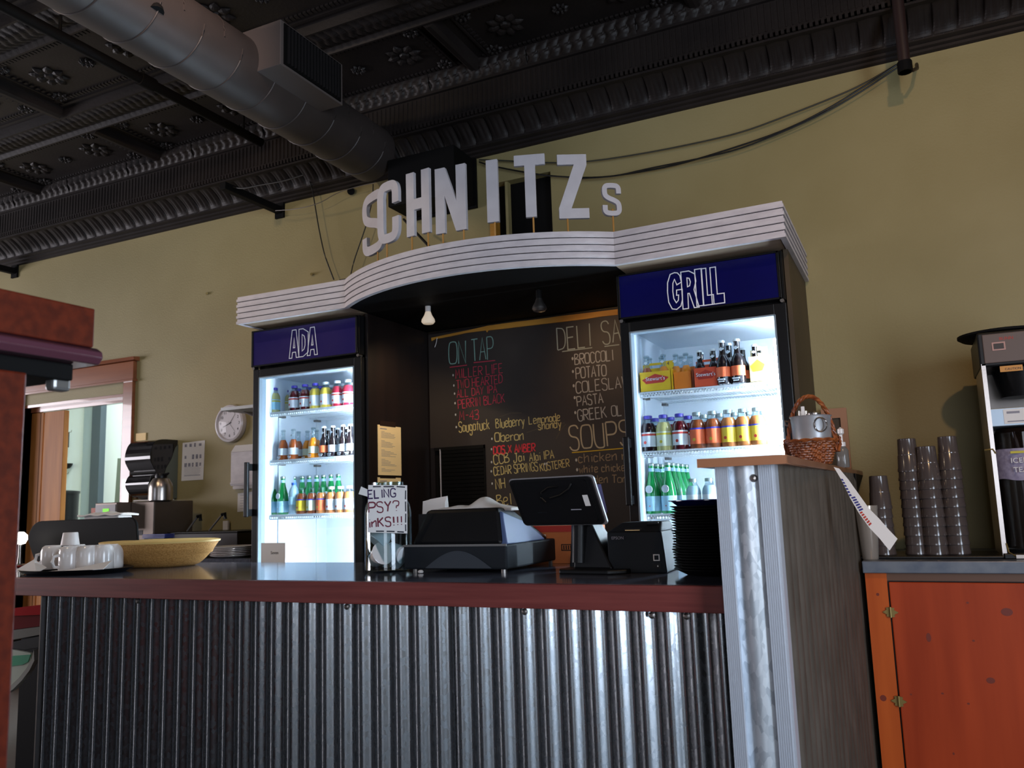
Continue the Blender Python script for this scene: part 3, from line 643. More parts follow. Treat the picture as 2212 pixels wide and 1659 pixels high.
def rack(t, hw, dp, z, lip=.012):
    m = MB(); w0, w1, y0, y1 = -hw+.05, hw-.05, .085, dp-.05; zz = z-.006
    for y in (y0, y0+.16, y0+.32, y1): m.box(w0, w1, y-.004, y+.004, zz-.006, zz)
    n = 46
    for k in range(n+1): x = w0+(w1-w0)*k/n; m.box(x-.002, x+.002, y0, y1, zz, zz+.0045)
    m.box(w0, w1, y0-.003, y0+.001, zz-.020, zz-.015).box(w0, w1, y0-.003, y0+.001, zz-.001, zz+.006)
    for k in range(n+1): x = w0+(w1-w0)*k/n; m.box(x-.0022, x+.0022, y0-.004, y0-.001, zz-.018, zz+.004)
    r = m.build('shelf', M_RACK, t)
    for sx in (-1, 1):
        for yy in (.17, dp-.13): MB().box(sx*(hw-.05)-.012, sx*(hw-.05)+.012, yy-.02, yy+.02, zz-.018, zz-.007).build('shelf_clip', M_STEELD, r)
    return r
LCX0, LCX1, RCX0, RCX1 = -3.130, -2.431, -1.082, -.396
cl, hwl, dpl, hdl = cooler(LCX0, LCX1, 'left drink cooler with ADA on its purple header', M_PURPLE, -1)
cr, hwr, dpr, hdr = cooler(RCX0, RCX1, 'right drink cooler with GRILL on its blue header', M_BLUE, 1)
SLz = [at(660, 884, y=3.46).z, at(660, 990, y=3.46).z, at(660, 1110, y=3.46).z, .62]
SRz = [at(1520, 836, y=3.46).z, at(1520, 968, y=3.46).z, at(1420, 1110, y=3.46).z, .62]
for z in SLz: rack(cl, hwl, dpl, z)
for z in SRz: rack(cr, hwr, dpr, z)
def hdr_word(word, hd, cx, spec, name):
    m = MB(); yy = DF-.014
    for ch, ul, ur, vt, vb in spec:
        p = at(ul, (vt+vb)/2, y=yy); q = at(ur, (vt+vb)/2, y=yy); zt = at((ul+ur)/2, vt, y=yy).z; zb = at((ul+ur)/2, vb, y=yy).z
        outline_letter(m, OL[ch], p.x-cx, q.x-cx, zb, zt, .0042)
    m.v = [(x, y-.0135, z) for x, y, z in m.v]; m.build(name, M_OUTL, hd)
hdr_word('ADA', hdl, (LCX0+LCX1)/2, [('A', 625, 646, 713, 773), ('D', 646, 666, 710, 770), ('A', 664, 686, 707, 767)], 'lettering')
hdr_word('GRILL', hdr, (RCX0+RCX1)/2, [('G', 1442, 1474, 589, 669), ('R', 1473, 1508, 585, 666), ('I', 1503, 1518, 581, 661), ('L', 1517, 1540, 579, 659), ('L', 1536, 1563, 576, 656)], 'lettering')

# ------------------------------------------------------------------ bottles (one of each kind, then copies)
def lm(name, c, rough=.12, **k): return mat(name, c, rough, coat=.3, **k)
LIQ = {'dark_red': lm('cranberry_juice', '#4a0d16'), 'pale': lm('lemonade', '#b9b57a'), 'yellow': lm('pineapple_juice', '#c9b244'), 'pink': lm('red_punch', '#9c2436'), 'black': lm('grape_juice', '#1c0a10'),
       'amber': lm('amber_soda', '#8a431c'), 'orange': lm('orange_soda', '#cc7a1c'), 'cola': lm('dark_root_beer_glass', '#1a1214'), 'green': lm('green_mineral_glass', '#0f7a3c'),
       'tea': lm('brown_iced_tea', '#7a3f22'), 'peach': lm('peach_tea', '#9a5f34'), 'water': lm('water_bottle_blue', '#9fbfd4')}
CAPM = {'violet': mat('violet_cap', '#3f35a0', .35), 'white': mat('white_cap', '#e6ecf0', .35), 'metal': mat('metal_cap', '#9aa6a4', .3, .6), 'blue': mat('blue_cap', '#2f63c4', .4), 'clear': M_CLEAR}
LABM = {'white': mat('white_label', '#d9e2ea', .6), 'aqua': mat('aqua_label', '#8fc4d8', .6), 'orange': mat('orange_label', '#e0683c', .6), 'yellow': mat('yellow_label', '#e0c238', .6), 'sky': mat('sky_label', '#a9d8ee', .6), 'lemon': mat('lemon_label', '#cfd6c0', .6)}
BANDM = {'red': M_REDC, 'yellow': mat('yellow_band', '#c9b83a', .6), 'blue': mat('royal_blue_band', '#2b35b0', .5), 'none': None}
def bottle(kind, liq, cap, lab, band):
    o = bpy.data.objects.new({'juice': 'juice_bottle', 'soda': 'soda_bottle', 'mineral': 'mineral_water_bottle', 'water': 'water_bottle'}[kind], None); COL.objects.link(o)
    if kind == 'juice':
        B = MB().lathe([(.031, 0), (.0325, .004), (.0325, .088), (.030, .103), (.022, .117)], 20).build('body', LIQ[liq], o, True)
        MB().lathe([(.022, .117), (.0175, .126), (.0165, .136)], 18).build('neck', M_CLEAR, o, True)
        MB().lathe([(.0185, .134), (.0185, .147), (.0165, .149), (.001, .149)], 18).build('cap', CAPM[cap], o, True)
        l = MB().lathe([(.0328, .018), (.0331, .018), (.0331, .078), (.0328, .078)], 20).build('label', LABM[lab], o, True)
        if BANDM[band]:
            z = (.077, .083) if band == 'blue' else (.064, .072)
            MB().lathe([(.0329, z[0]), (.0334, z[0]), (.0334, z[1]), (.0329, z[1])], 20).build('label_band', BANDM[band], l, True)
        MB().tube([(0, -.0333, .036), (0, -.0336, .036)], .0065, 10).build('fruit_print', BANDM['yellow'] if lab in ('lemon', 'orange') else M_REDC, l)
    elif kind == 'soda':
        MB().lathe([(.028, 0), (.0295, .004), (.0295, .085), (.026, .103), (.015, .125)], 18).build('body', LIQ[liq], o, True)
        MB().lathe([(.015, .125), (.0128, .140), (.0122, .178), (.0135, .181)], 16).build('neck', LIQ[liq] if liq in ('cola',) else M_CLEAR, o, True)
        MB().lathe([(.0150, .178), (.0150, .185), (.012, .189), (.001, .189)], 16).build('cap', CAPM[cap], o, True)
        l = MB().lathe([(.0298, .030), (.0301, .030), (.0301, .072), (.0298, .072)], 18).build('label', LABM[lab], o, True)
        MB().box(-.016, .016, -.0325, -.0298, .016, .022).box(-.012, .012, -.0325, -.0298, .008, .012).build('small_print', LABM['white'], l)
        MB().prism([(-.013, .150), (0, .158), (.013, .150), (0, .142)], -.0148, -.0135, 'y').build('neck_label', LABM['white'], o)
    elif kind == 'mineral':
        MB().lathe([(.034, 0), (.036, .004), (.036, .090), (.031, .125), (.020, .165), (.0145, .195)], 18).build('body', LIQ[liq], o, True)
        MB().lathe([(.0145, .195), (.0135, .215), (.0150, .222)], 16).build('neck', LIQ[liq], o, True)
        MB().lathe([(.0158, .188), (.0150, .188), (.0142, .210), (.0150, .210)], 16).build('neck_foil', LABM['sky'], o, True)
        MB().lathe([(.0158, .220), (.0158, .230), (.012, .233), (.001, .233)], 16).build('cap', CAPM['metal'], o, True)
        l = MB().lathe([(.0362, .012), (.0366, .012), (.0366, .080), (.0362, .080)], 18).build('label', LABM['sky'], o, True)
        m = MB().tube([(0, -.0345, .112), (0, -.038, .112)], .018, 14); m.build('oval_label', LABM['white'], o)
        MB().tube([(0, -.0375, .035), (0, -.0372, .035)], .003, 6).build('star_print', M_REDC, l)
    else:
        MB().lathe([(.028, 0), (.030, .004), (.029, .04), (.030, .06), (.029, .10), (.030, .12), (.024, .145), (.013, .162), (.012, .170)], 18).build('body', LIQ['water'], o, True)
        MB().lathe([(.0145, .168), (.0145, .182), (.001, .183)], 14).build('cap', CAPM['blue'], o, True)
        MB().lathe([(.0301, .055), (.0305, .055), (.0305, .10), (.0301, .10)], 18).build('label', LABM['sky'], o, True)
    KIDS[o.name] = list(o.children)
    return o
PROTO = {}
CNAME = {'dark_red': 'dark red', 'pale': 'pale yellow', 'yellow': 'yellow', 'pink': 'bright red', 'black': 'near-black', 'amber': 'amber brown', 'orange': 'orange', 'cola': 'black', 'green': 'green', 'tea': 'brown', 'peach': 'peach', 'water': 'clear'}
def put(kind, liq, cap, lab, band, x, y, z, label, group, s=1.0, rz=0.0):
    key = (kind, liq, cap, lab, band)
    if key not in PROTO: o = PROTO[key] = bottle(*key)
    else: o = dup(PROTO[key])
    o.location = (x, y, z+.0006); o.scale = (s, s, s); o.rotation_euler = (0, 0, rz); tag(o, label, 'bottle', group); o['group'] = group
    return o
ONTH = ['lowest', 'second', 'third', 'fourth', 'fifth', 'sixth', 'seventh', 'eighth', 'ninth', 'tenth', 'eleventh', 'twelfth', 'thirteenth', 'fourteenth', 'fifteenth', 'sixteenth', 'seventeenth', 'eighteenth', 'nineteenth', 'twentieth', 'twenty-first', 'twenty-second', 'twenty-third', 'twenty-fourth']
ORD = ['leftmost', 'second from left', 'third from left', 'fourth from left', 'fifth from left', 'sixth from left', 'seventh from left', 'eighth from left', 'ninth from left', 'tenth from left', 'eleventh from left']
def row(where, group, z, y, v, items, s=1.0, back=False):
    for i, (u, kind, liq, cap, lab, band) in enumerate(items):
        x = at(u, v, y=y).x
        kn = {'juice': 'juice bottle', 'soda': 'long-neck bottle', 'mineral': 'mineral bottle', 'water': 'water bottle'}[kind]
        put(kind, liq, cap, lab, band, x, y, z, '%s %s, %s in %s row, %s' % (CNAME[liq], kn, ORD[min(i, 10)].replace(' from left', ' from left'), 'back' if back else 'front', where), group, s, math.atan2(x, y)*-.0-.25+random.uniform(-.1, .1))
J = 'juice'
W1 = 'top shelf of left cooler'
row(W1, 'juice bottles on the left cooler top shelf', SLz[0], 3.50, 870, [(593, J, 'pale', 'violet', 'aqua', 'yellow'), (636, J, 'dark_red', 'violet', 'white', 'red'), (659, J, 'dark_red', 'violet', 'white', 'red'), (681, J, 'yellow', 'violet', 'white', 'none'), (704, J, 'yellow', 'white', 'white', 'none'), (729, J, 'pink', 'white', 'white', 'red'), (752, J, 'pink', 'white', 'white', 'red')], .93)
row(W1, 'juice bottles on the left cooler top shelf', SLz[0], 3.60, 870, [(617, J, 'pale', 'violet', 'lemon', 'yellow'), (644, J, 'dark_red', 'violet', 'white', 'red'), (668, J, 'dark_red', 'violet', 'white', 'red'), (691, J, 'yellow', 'violet', 'white', 'none'), (714, J, 'yellow', 'white', 'white', 'none'), (738, J, 'pink', 'white', 'white', 'red'), (757, J, 'pink', 'white', 'white', 'red')], .93, True)
W2 = 'middle shelf of left cooler'
row(W2, 'long-neck bottles on the left cooler middle shelf', SLz[1], 3.50, 950, [(612, 'soda', 'amber', 'clear', 'white', 'none'), (634, 'soda', 'amber', 'clear', 'white', 'none'), (677, 'soda', 'orange', 'clear', 'lemon', 'none'), (700, 'soda', 'cola', 'white', 'orange', 'none'), (719, 'soda', 'cola', 'white', 'white', 'none'), (741, 'soda', 'cola', 'white', 'white', 'none'), (757, 'soda', 'cola', 'white', 'white', 'none')], .86)
row(W2, 'long-neck bottles on the left cooler middle shelf', SLz[1], 3.62, 950, [(618, 'soda', 'amber', 'clear', 'white', 'none'), (645, 'soda', 'amber', 'clear', 'white', 'none'), (664, 'soda', 'orange', 'clear', 'lemon', 'none'), (684, 'soda', 'orange', 'clear', 'lemon', 'none'), (709, 'soda', 'cola', 'white', 'white', 'none'), (729, 'soda', 'cola', 'white', 'white', 'none'), (750, 'soda', 'cola', 'white', 'white', 'none')], .86, True)
W3 = 'bottom shelf of left cooler'
row(W3, 'green mineral water bottles on the left cooler bottom shelf', SLz[2], 3.50, 1060, [(588, 'mineral', 'green', 'metal', 'sky', 'none'), (611, 'mineral', 'green', 'metal', 'sky', 'none')], .86)
row(W3, 'green mineral water bottles on the left cooler bottom shelf', SLz[2], 3.66, 1040, [(u, 'mineral', 'green', 'metal', 'sky', 'none') for u in (597, 616, 635, 653, 668, 684, 699, 715, 731)], .88, True)
row(W3, 'small bottles on the left cooler bottom shelf', SLz[2], 3.50, 1070, [(635, 'water', 'water', 'blue', 'sky', 'none'), (652, J, 'tea', 'clear', 'yellow', 'blue'), (674, J, 'tea', 'clear', 'lemon', 'blue'), (695, J, 'peach', 'clear', 'orange', 'blue'), (716, J, 'peach', 'white', 'white', 'none'), (736, J, 'peach', 'white', 'white', 'none'), (755, J, 'peach', 'white', 'white', 'none')], .90)

# right cooler: cartons and bottles on the top shelf
def carton(u0, u1, y, dep, hgt, hh, m1, m2, label, word, num=None, logo=True):
    x0 = at(u0, 820, y=y).x; x1 = at(u1, 820, y=y).x; w_ = x1-x0
    t = thing('bottle_carton', ((x0+x1)/2, y+.0, SRz[0]+.0008), label, 'carton', 'bottle cartons on the right cooler top shelf'); h2 = w_/2
    MB().box(-h2, h2, 0, .0022, 0, hgt).box(-h2, h2, dep-.0022, dep, 0, hgt).box(-h2, -h2+.0022, 0, dep, 0, hgt*.9).box(h2-.0022, h2, 0, dep, 0, hgt*1.12).box(-h2, h2, 0, dep, 0, .0022).build('carton_body', m1, t)
    MB().box(-h2, h2, dep/2-.0015, dep/2+.0015, hgt*.2, hgt+hh*.45).box(-h2, -h2*.55, dep/2-.0015, dep/2+.0015, hgt+hh*.45, hgt+hh*.8).box(h2*.3, h2, dep/2-.0015, dep/2+.0015, hgt+hh*.45, hgt+hh).box(-h2*.55, h2*.3, dep/2-.0015, dep/2+.0015, hgt+hh*.72, hgt+hh*.92).build('carry_handle', m1, t)
    if logo:
        MB().prism([(-h2*.85, hgt*.62), (0, hgt*.88), (h2*.85, hgt*.66), (h2*.5, hgt*.42), (-h2*.6, hgt*.4)], -.0012, -.0002, 'y').build('emblem', m2, t)
        text_mesh(word, hgt*.27, 'lettering', LABM['white'], t, (0, -.0022, hgt*.63))
    if num: text_mesh(num, .022, 'lettering', M_INK, t, (h2*.65, dep/2-.0025, hgt+hh*.75))
    return t, (x0+x1)/2
M_YEL = mat('yellow_carton', '#e3bf22', .55, c2='#cf9f1a', scale=12); M_ORC = mat('orange_carton', '#dc7a1e', .55); M_REDK = mat('vermilion_carton', '#d8532c', .55, c2='#c8452a', scale=12)
M_CREAM = mat('cream_carton', '#f0d898', .55)
yc = 3.465
carton(1382, 1450, yc, .115, .086, .05, M_YEL, M_REDC, 'yellow four-bottle carton of cream soda with a red emblem', "Stewart's", '4')
carton(1455, 1494, yc+.03, .15, .078, .03, M_ORC, M_REDC, 'plain orange carton between the yellow and the red one', '', None, False)
carton(1499, 1552, yc, .115, .082, .045, M_REDK, mat('deep_red', '#a82a1c', .6), 'vermilion carton with white script on the top shelf', "Stewart's")
carton(1620, 1658, yc-.01, .115, .105, .045, M_CREAM, M_YEL, 'pale cream carton at the right end of the top shelf', '', None, True)
gt = 'soda bottles on the right cooler top shelf'
for u, dy, liq, cap, lb in ((1398, .03, 'amber', 'clear', 'amber bottle standing in the yellow carton, front left'), (1404, .085, 'amber', 'clear', 'amber bottle standing in the yellow carton, back left'), (1434, .03, 'orange', 'clear', 'orange bottle standing in the yellow carton, front right'), (1430, .085, 'orange', 'clear', 'orange bottle standing in the yellow carton, back right'),
        (1461, .06, 'orange', 'clear', 'orange soda bottle in the orange carton, left front'), (1472, .12, 'orange', 'clear', 'orange soda bottle in the orange carton, left back'), (1483, .06, 'orange', 'clear', 'orange soda bottle in the orange carton, right front'), (1493, .14, 'orange', 'clear', 'orange soda bottle in the orange carton, right back'),
        (1513, .03, 'cola', 'white', 'dark bottle in the vermilion carton, front left'), (1516, .085, 'cola', 'white', 'dark bottle in the vermilion carton, back left'), (1543, .03, 'cola', 'white', 'dark bottle in the vermilion carton, front right'), (1541, .085, 'cola', 'white', 'dark bottle in the vermilion carton, back right'),
        (1563, .0, 'cola', 'white', 'dark root beer bottle just right of the vermilion carton'), (1595, .0, 'cola', 'white', 'dark root beer bottle left of the cream carton'), (1577, .085, 'cola', 'white', 'dark bottle behind the gap between two root beers'), (1607, .085, 'cola', 'white', 'dark bottle behind the right root beer'),
        (1633, .03, 'cola', 'white', 'dark bottle in the cream carton, front left'), (1643, .085, 'cola', 'white', 'dark bottle in the cream carton, back right')):
    s = .98 if 1555 < u < 1600 else .84
    put('soda', liq, cap, 'orange' if liq == 'cola' else 'lemon', 'none', at(u, 800, y=yc+dy+.0).x, yc+dy, SRz[0]+.003, lb, gt, s, -.2)
W5 = 'middle shelf of right cooler'
row(W5, 'juice bottles on the right cooler middle shelf', SRz[1], 3.49, 930, [(1401, J, 'black', 'violet', 'white', 'red'), (1434, J, 'pale', 'violet', 'lemon', 'yellow'), (1469, J, 'dark_red', 'violet', 'white', 'red'), (1507, J, 'tea', 'metal', 'orange', 'blue'), (1541, J, 'tea', 'metal', 'orange', 'blue'), (1575, J, 'peach', 'metal', 'yellow', 'blue'), (1607, J, 'peach', 'metal', 'yellow', 'blue'), (1638, J, 'peach', 'metal', 'yellow', 'blue')], 1.03)
row(W5, 'juice bottles on the right cooler middle shelf', SRz[1], 3.62, 920, [(1415, J, 'black', 'violet', 'white', 'red'), (1449, J, 'dark_red', 'violet', 'white', 'red'), (1487, J, 'dark_red', 'violet', 'white', 'red'), (1522, J, 'tea', 'metal', 'orange', 'blue'), (1556, J, 'tea', 'metal', 'orange', 'blue'), (1588, J, 'peach', 'metal', 'yellow', 'blue'), (1620, J, 'peach', 'metal', 'yellow', 'blue')], 1.03, True)
g6 = 'green mineral water bottles on the right cooler bottom shelf'
for i, (u, y) in enumerate([(1411, 3.50), (1446, 3.50)]): put('mineral', 'green', 'metal', 'sky', 'none', at(u, 1080, y=y).x, y, SRz[2], 'green mineral water bottle at the front of the right cooler, %s' % ('left one' if i == 0 else 'right one'), g6, .92, -.2)
k = 0
for y in (3.58, 3.66, 3.74, 3.82):
    for j in range(2):
        x = at(1411+j*35, 1080, y=3.50).x; k += 1
        put('mineral', 'green', 'metal', 'sky', 'none', x, y, SRz[2], 'green mineral water bottle in the file behind the %s front one, row %s' % (('left', 'right')[j], ('two', 'three', 'four', 'five')[(k-1)//2]), g6, .92, -.2)
for i, u in enumerate((1500, 1535)):
    q = at(u, 1090, y=3.52); put('juice', 'water', 'metal', 'white', 'none', q.x, 3.52, SRz[2], 'clear bottle with a metal cap behind the black plate stack, %s' % ('left', 'right')[i], 'clear capped bottles on the right cooler bottom shelf', .95)
# card on the left cooler door
p = R(565, 1173, 617, 1225, DF)
c7 = tag(MB().box(p[0], p[1], DF-.003, DF-.001, p[2]-.03, p[3]).build('door_card', M_PAPER), 'white paper card taped low on the left cooler glass', 'card')
text_mesh('Seven', .022, 'lettering', M_INK, c7, ((p[0]+p[1])/2+.01, DF-.0035, p[3]-.05)); MB().box(p[0]+.03, p[1]-.01, DF-.0038, DF-.003, p[3]-.106, p[3]-.102).build('print_line', M_INKL, c7)

# ================================================================== ALCOVE: side panels, chalkboard
tag(MB().box(-2.425, -2.410, 3.40, 3.995, 0.0, ZB).build('alcove_side_panel', M_DARKP), 'dark stained side panel between the left cooler and the chalkboard', 'panel')
tag(MB().box(-1.10, -1.086, 3.44, 3.995, 0.0, ZB).build('alcove_side_panel', M_DARKP), 'dark side panel behind the left side of the right cooler', 'panel')
tag(MB().box(-.394, -.376, 3.40, 3.995, 0.0, ZB+.01).build('cooler_side_panel', M_BROWNP), 'brown panel along the right side of the right cooler', 'panel')
YB = 3.975
cb = thing('chalkboard', (0, YB, 0), 'large blackboard with chalk menu lists between the two coolers', 'chalkboard')
sx0, sx1 = at(940, 1000, y=YB).x, at(1049, 1000, y=YB).x; szt = at(995, 964, y=YB).z
ztl = at(935, 722, y=YB).z
MB().box(-2.405, -1.105, 0, .018, szt, ztl).box(sx1, -1.105, 0, .018, .75, szt).build('board_surface', M_CHALKB, cb)
for z0_, z1_ in ((ztl, H+.97), (0, .75)): MB().box(-2.405, -1.105, 0, .018, z0_, z1_).build('backing_panel', M_DARKP, cb)
pts = [(at(u, v, y=YB-.002).x, at(u, v, y=YB-.002).z) for u, v in ((932, 730), (970, 722), (1010, 714), (1053, 704), (1110, 696), (1160, 690), (1210, 683), (1270, 676), (1335, 668), (1335, 680), (1300, 684), (1260, 690), (1210, 696), (1150, 703), (1100, 709), (1055, 714), (1052, 718), (1050, 714), (1010, 719), (972, 727), (940, 733), (933, 737))]
MB().prism(pts, -.006, 0, 'y').build('torn_top_edge', M_YSTRIP, cb)
MB().box(-2.405, sx0-.001, 0, .018, .75, szt).build('side_filler', M_DARKP, cb)
def CP(x, y): p = at(920+x/3.771, 680+y/3.771, y=YB-.001); return (p.x, p.z)
M_CH = {'teal': mat('teal_chalk', '#7fa398', .9), 'red': mat('red_chalk', '#b3364a', .9), 'red2': mat('bright_red_chalk', '#c8343c', .9), 'yel': mat('ochre_chalk', '#bfab70', .9),
        'pale': mat('pale_chalk', '#a3aca4', .9), 'wht': mat('white_chalk', '#b3b3b0', .9), 'cream': mat('cream_chalk', '#b3a78e', .9), 'tan': mat('tan_chalk', '#948067', .9), 'yl': mat('yellow_chalk', '#c9a92a', .9)}
def hpx(x, y, h): a = CP(x, y); b_ = CP(x, y-h); return b_[1]-a[1]
def write(lines, colr, wd=.0048):
    m = MB()
    for tx, a, b_, h in lines:
        m = MB(); stroke_text(tx, CP(*a), CP(*b_), hpx(a[0], a[1], h), wd, m, Vector((0, 0, 0)), X3, Z3, -Y3); m.build('chalk_writing', M_CH[colr], cb)
def under(segs, colr, wd=.005):
    m = MB()
    for a, b_ in segs: m.ribbon([CP(*a), CP(*b_)], wd, Vector((0, 0, 0)), X3, Z3, -Y3, .0013)
    m.build('chalk_underline', M_CH[colr], cb)
write([('ON', (190, 405), (330, 392), 180)], 'teal', .0055); write([('TAP', (375, 380), (555, 356), 178)], 'teal', .0055)
under([((195, 428), (335, 410)), ((390, 390), (565, 372))], 'red')
for t_ in (('MILLER LIFE', (245, 520), (630, 470), 74), ('TWO HEARTED', (250, 602), (625, 555), 68), ('ALL DAY IPA', (255, 675), (580, 633), 62), ('PERRIN BLACK', (265, 765), (645, 712), 70), ('M-43', (275, 860), (425, 850), 74)): write([t_], 'red', .0040)
write([('Saugatuck', (270, 955), (520, 930), 80)], 'yel'); write([('Blueberry', (572, 922), (805, 898), 72)], 'yel'); write([('Lemonade', (842, 893), (1095, 862), 62), ('shandy', (915, 938), (1105, 915), 62)], 'yel', .0042)
write([('Oberon', (565, 1035), (797, 1018), 72)], 'yel'); write([('DOS X AMBER', (553, 1135), (892, 1110), 62)], 'red2', .0062)
write([('CCB', (555, 1220), (680, 1200), 76), ('Jai', (718, 1200), (805, 1188), 68), ('Alai', (845, 1193), (935, 1183), 66), ('IPA', (960, 1178), (1045, 1168), 66)], 'yel')
write([('CEDAR SPRINGS', (555, 1310), (915, 1268), 68), ('KUSTERER', (935, 1275), (1172, 1235), 62)], 'yel', .0044)
write([('NH', (572, 1420), (650, 1410), 82)], 'yel'); write([('Bel', (585, 1560), (700, 1545), 90)], 'yel')
write([('DELI', (1075, 290), (1350, 255), 180)], 'pale', .0058); write([('SA', (1442, 238), (1590, 212), 178)], 'pale', .0058)
under([((1110, 300), (1355, 268)), ((1455, 258), (1575, 243))], 'pale')
for t_ in (('BROCCOLI', (1215, 407), (1530, 370), 84), ('POTATO', (1225, 522), (1470, 495), 88), ('COLESLAW', (1225, 638), (1650, 588), 90), ('PASTA', (1235, 747), (1445, 717), 80), ('GREEK', (1240, 866), (1475, 836), 90), ('OL', (1517, 828), (1600, 818), 85)): write([t_], 'wht', .0052)
write([('SOUPS', (1175, 1102), (1670, 1052), 190)], 'cream', .0075); under([((1190, 1123), (1660, 1083))], 'yl')
write([('chicken n', (1245, 1205), (1640, 1178), 72)], 'tan', .0048); write([('white chicken', (1252, 1288), (1660, 1268), 60)], 'tan'); write([('garden Tom', (1260, 1372), (1645, 1366), 62)], 'tan')
m = MB()
for x, y in ((222, 492), (228, 576), (234, 642), (238, 720), (242, 814), (248, 915), (538, 1010), (535, 1095), (535, 1200), (533, 1275), (540, 1375), (556, 1545), (1195, 357), (1198, 462), (1204, 578), (1212, 675), (1217, 797), (1225, 1183), (1232, 1262), (968, 1215), (985, 1212)):
    c = CP(x, y); r = .0055 if x < 1000 else .007
    m.add([(c[0]+r*math.cos(a)*.8, -.0015, c[1]+r*math.sin(a)*1.2) for a in [2*PI*k/10 for k in range(10)]], [tuple(range(10))])
m.build('chalk_bullet', M_CH['wht'], cb)
m = MB()
for pts_ in ([(-.0, 0)],): pass
for a, b_ in (((600, 830), (780, 800)), ((820, 960), (1130, 880)), ((1060, 1010), (1140, 890)), ((590, 1240), (900, 1200))): m.ribbon([CP(*a), CP((a[0]+b_[0])/2, (a[1]+b_[1])/2-14), CP(*b_)], .006, Vector((0, 0, 0)), X3, Z3, -Y3, .0008)
m.build('chalk_smear', mat('chalk_smudge', '#4a4137', .9), cb)
# the black roller shutter beside the board
sh = thing('roller_shutter', ((sx0+sx1)/2, YB, 0), 'black slatted roller shutter at the lower left of the chalkboard', 'shutter'); hw = (sx1-sx0)/2
z = .95; slat = MB().box(-hw+.045, hw-.006, -.004, .012, 0, .0165).mesh('slat', M_BLKMAT)
while z < szt-.03:
    o = bpy.data.objects.new('slat', slat); COL.objects.link(o); o.parent = sh; o.location = (0, 0, z); o.rotation_euler = (.22, 0, 0); z += .0205
MB().box(-hw, hw, .013, .018, .75, szt).box(hw-.006, hw, -.008, .018, .93, szt).box(-hw, hw, -.008, .018, szt-.018, szt).build('frame', M_BLKMAT, sh)
MB().box(-hw+.036, -hw+.040, -.010, -.004, .93, szt-.01).build('pull_cord', M_WHITEB, sh)
tag(MB().tube([at(944, 730, y=3.96), at(943, 738, y=3.96), at(941, 745, y=3.96), at(939, 750, y=3.96)], .002, 6).build('white_wire_end', M_CHINA), 'short white wire end sticking out at the top left corner of the chalkboard', 'wire')
# menu sheets on the side panel
for i, (v0, v1, lb) in enumerate(((917, 1026, 'upper cream menu sheet taped on the dark side panel'), (1031, 1115, 'lower cream menu sheet below the first, behind the jar'))):
    a = at(817, v0, x=-2.405); b_ = at(867, v0+6, x=-2.405); c = at(817, v1, x=-2.405)
    y0, y1 = a.y, b_.y; zt, zb = a.z, c.z
    t = thing('menu_sheet', (-2.4095, y0, zb), lb, 'menu', 'menu sheets on the dark side panel')
    MB().box(0, .0012, 0, y1-y0, 0, zt-zb).build('sheet', M_PAPERY, t)
    m = MB(); zz = zt-zb-.02; m.box(.0012, .0018, .02, .08, zz, zz+.004); zz -= .012; k = 0
    while zz > .02:
        ln = random.uniform(.06, .14) if k % 6 else .03; m.box(.0012, .0018, .03, .03+ln, zz, zz+.0014); zz -= .0062 if k % 6 != 5 else .016; k += 1
    m.build('print', M_INKL, t)
    MB().box(.0005, .002, .02, .16, zt-zb-.004, zt-zb+.022 if i == 0 else zt-zb+.002).build('tape', M_TAPE, t)

# ================================================================== FRONT COUNTER
YC, ZCT = 2.10, .922
fc = thing('bar_counter', (0, YC, 0), 'long bar counter with slate top, red wooden edge and corrugated metal front', 'counter')
x0, x1 = -3.75, -.435
MB().box(x0, x1, .028, .76, ZCT-.04, ZCT).build('worktop', M_LAM, fc, bevel=.001)
MB().box(x0, x1, 0, .028, ZCT-.065, ZCT).build('front_edge_board', M_APRON, fc, bevel=.002)
MB().box(-2.97, x1, .06, .09, 0, ZCT-.04).box(-2.97, -2.94, .06, .72, 0, ZCT-.04).box(-2.97, x1, .69, .72, 0, ZCT-.04).build('carcass', M_DARKP, fc)
SEAM = [-3.005, -2.665, -1.96, -1.245, x1]
PIT_ = .0677; PHX = -1.350
def sheet(xa, xb, sec):
    m = MB(); n = int((xb-xa)/.0042)
    def fn(u, v):
        x = xa+(xb-xa)*u; ph = (x-PHX)/PIT_; s = math.cos(2*PI*ph)
        y = .045-.0080*s; return (x, y+sec*.0016, .02+(ZCT-.062-.02)*v)
    m.grid(fn, n, 3); return m.build('corrugated_sheet', M_GALV, fc, True)
for i in range(4): sheet(SEAM[i], SEAM[i+1]+(.012 if i < 3 else 0), i % 2)
m = MB().box(-3.009, -3.003, .03, .09, .02, ZCT-.065); m.build('end_trim', M_STEEL, fc)
for x in (-2.5, -1.60, -1.0, -.64, -.55): MB().lathe([(.009, 0), (.009, .003), (.004, .006), (0, .006)], 10).build('screw', M_STEELD, fc).matrix_local = Matrix.Translation((x, .036, ZCT-.078)) @ Matrix.Rotation(PI/2, 4, 'X')

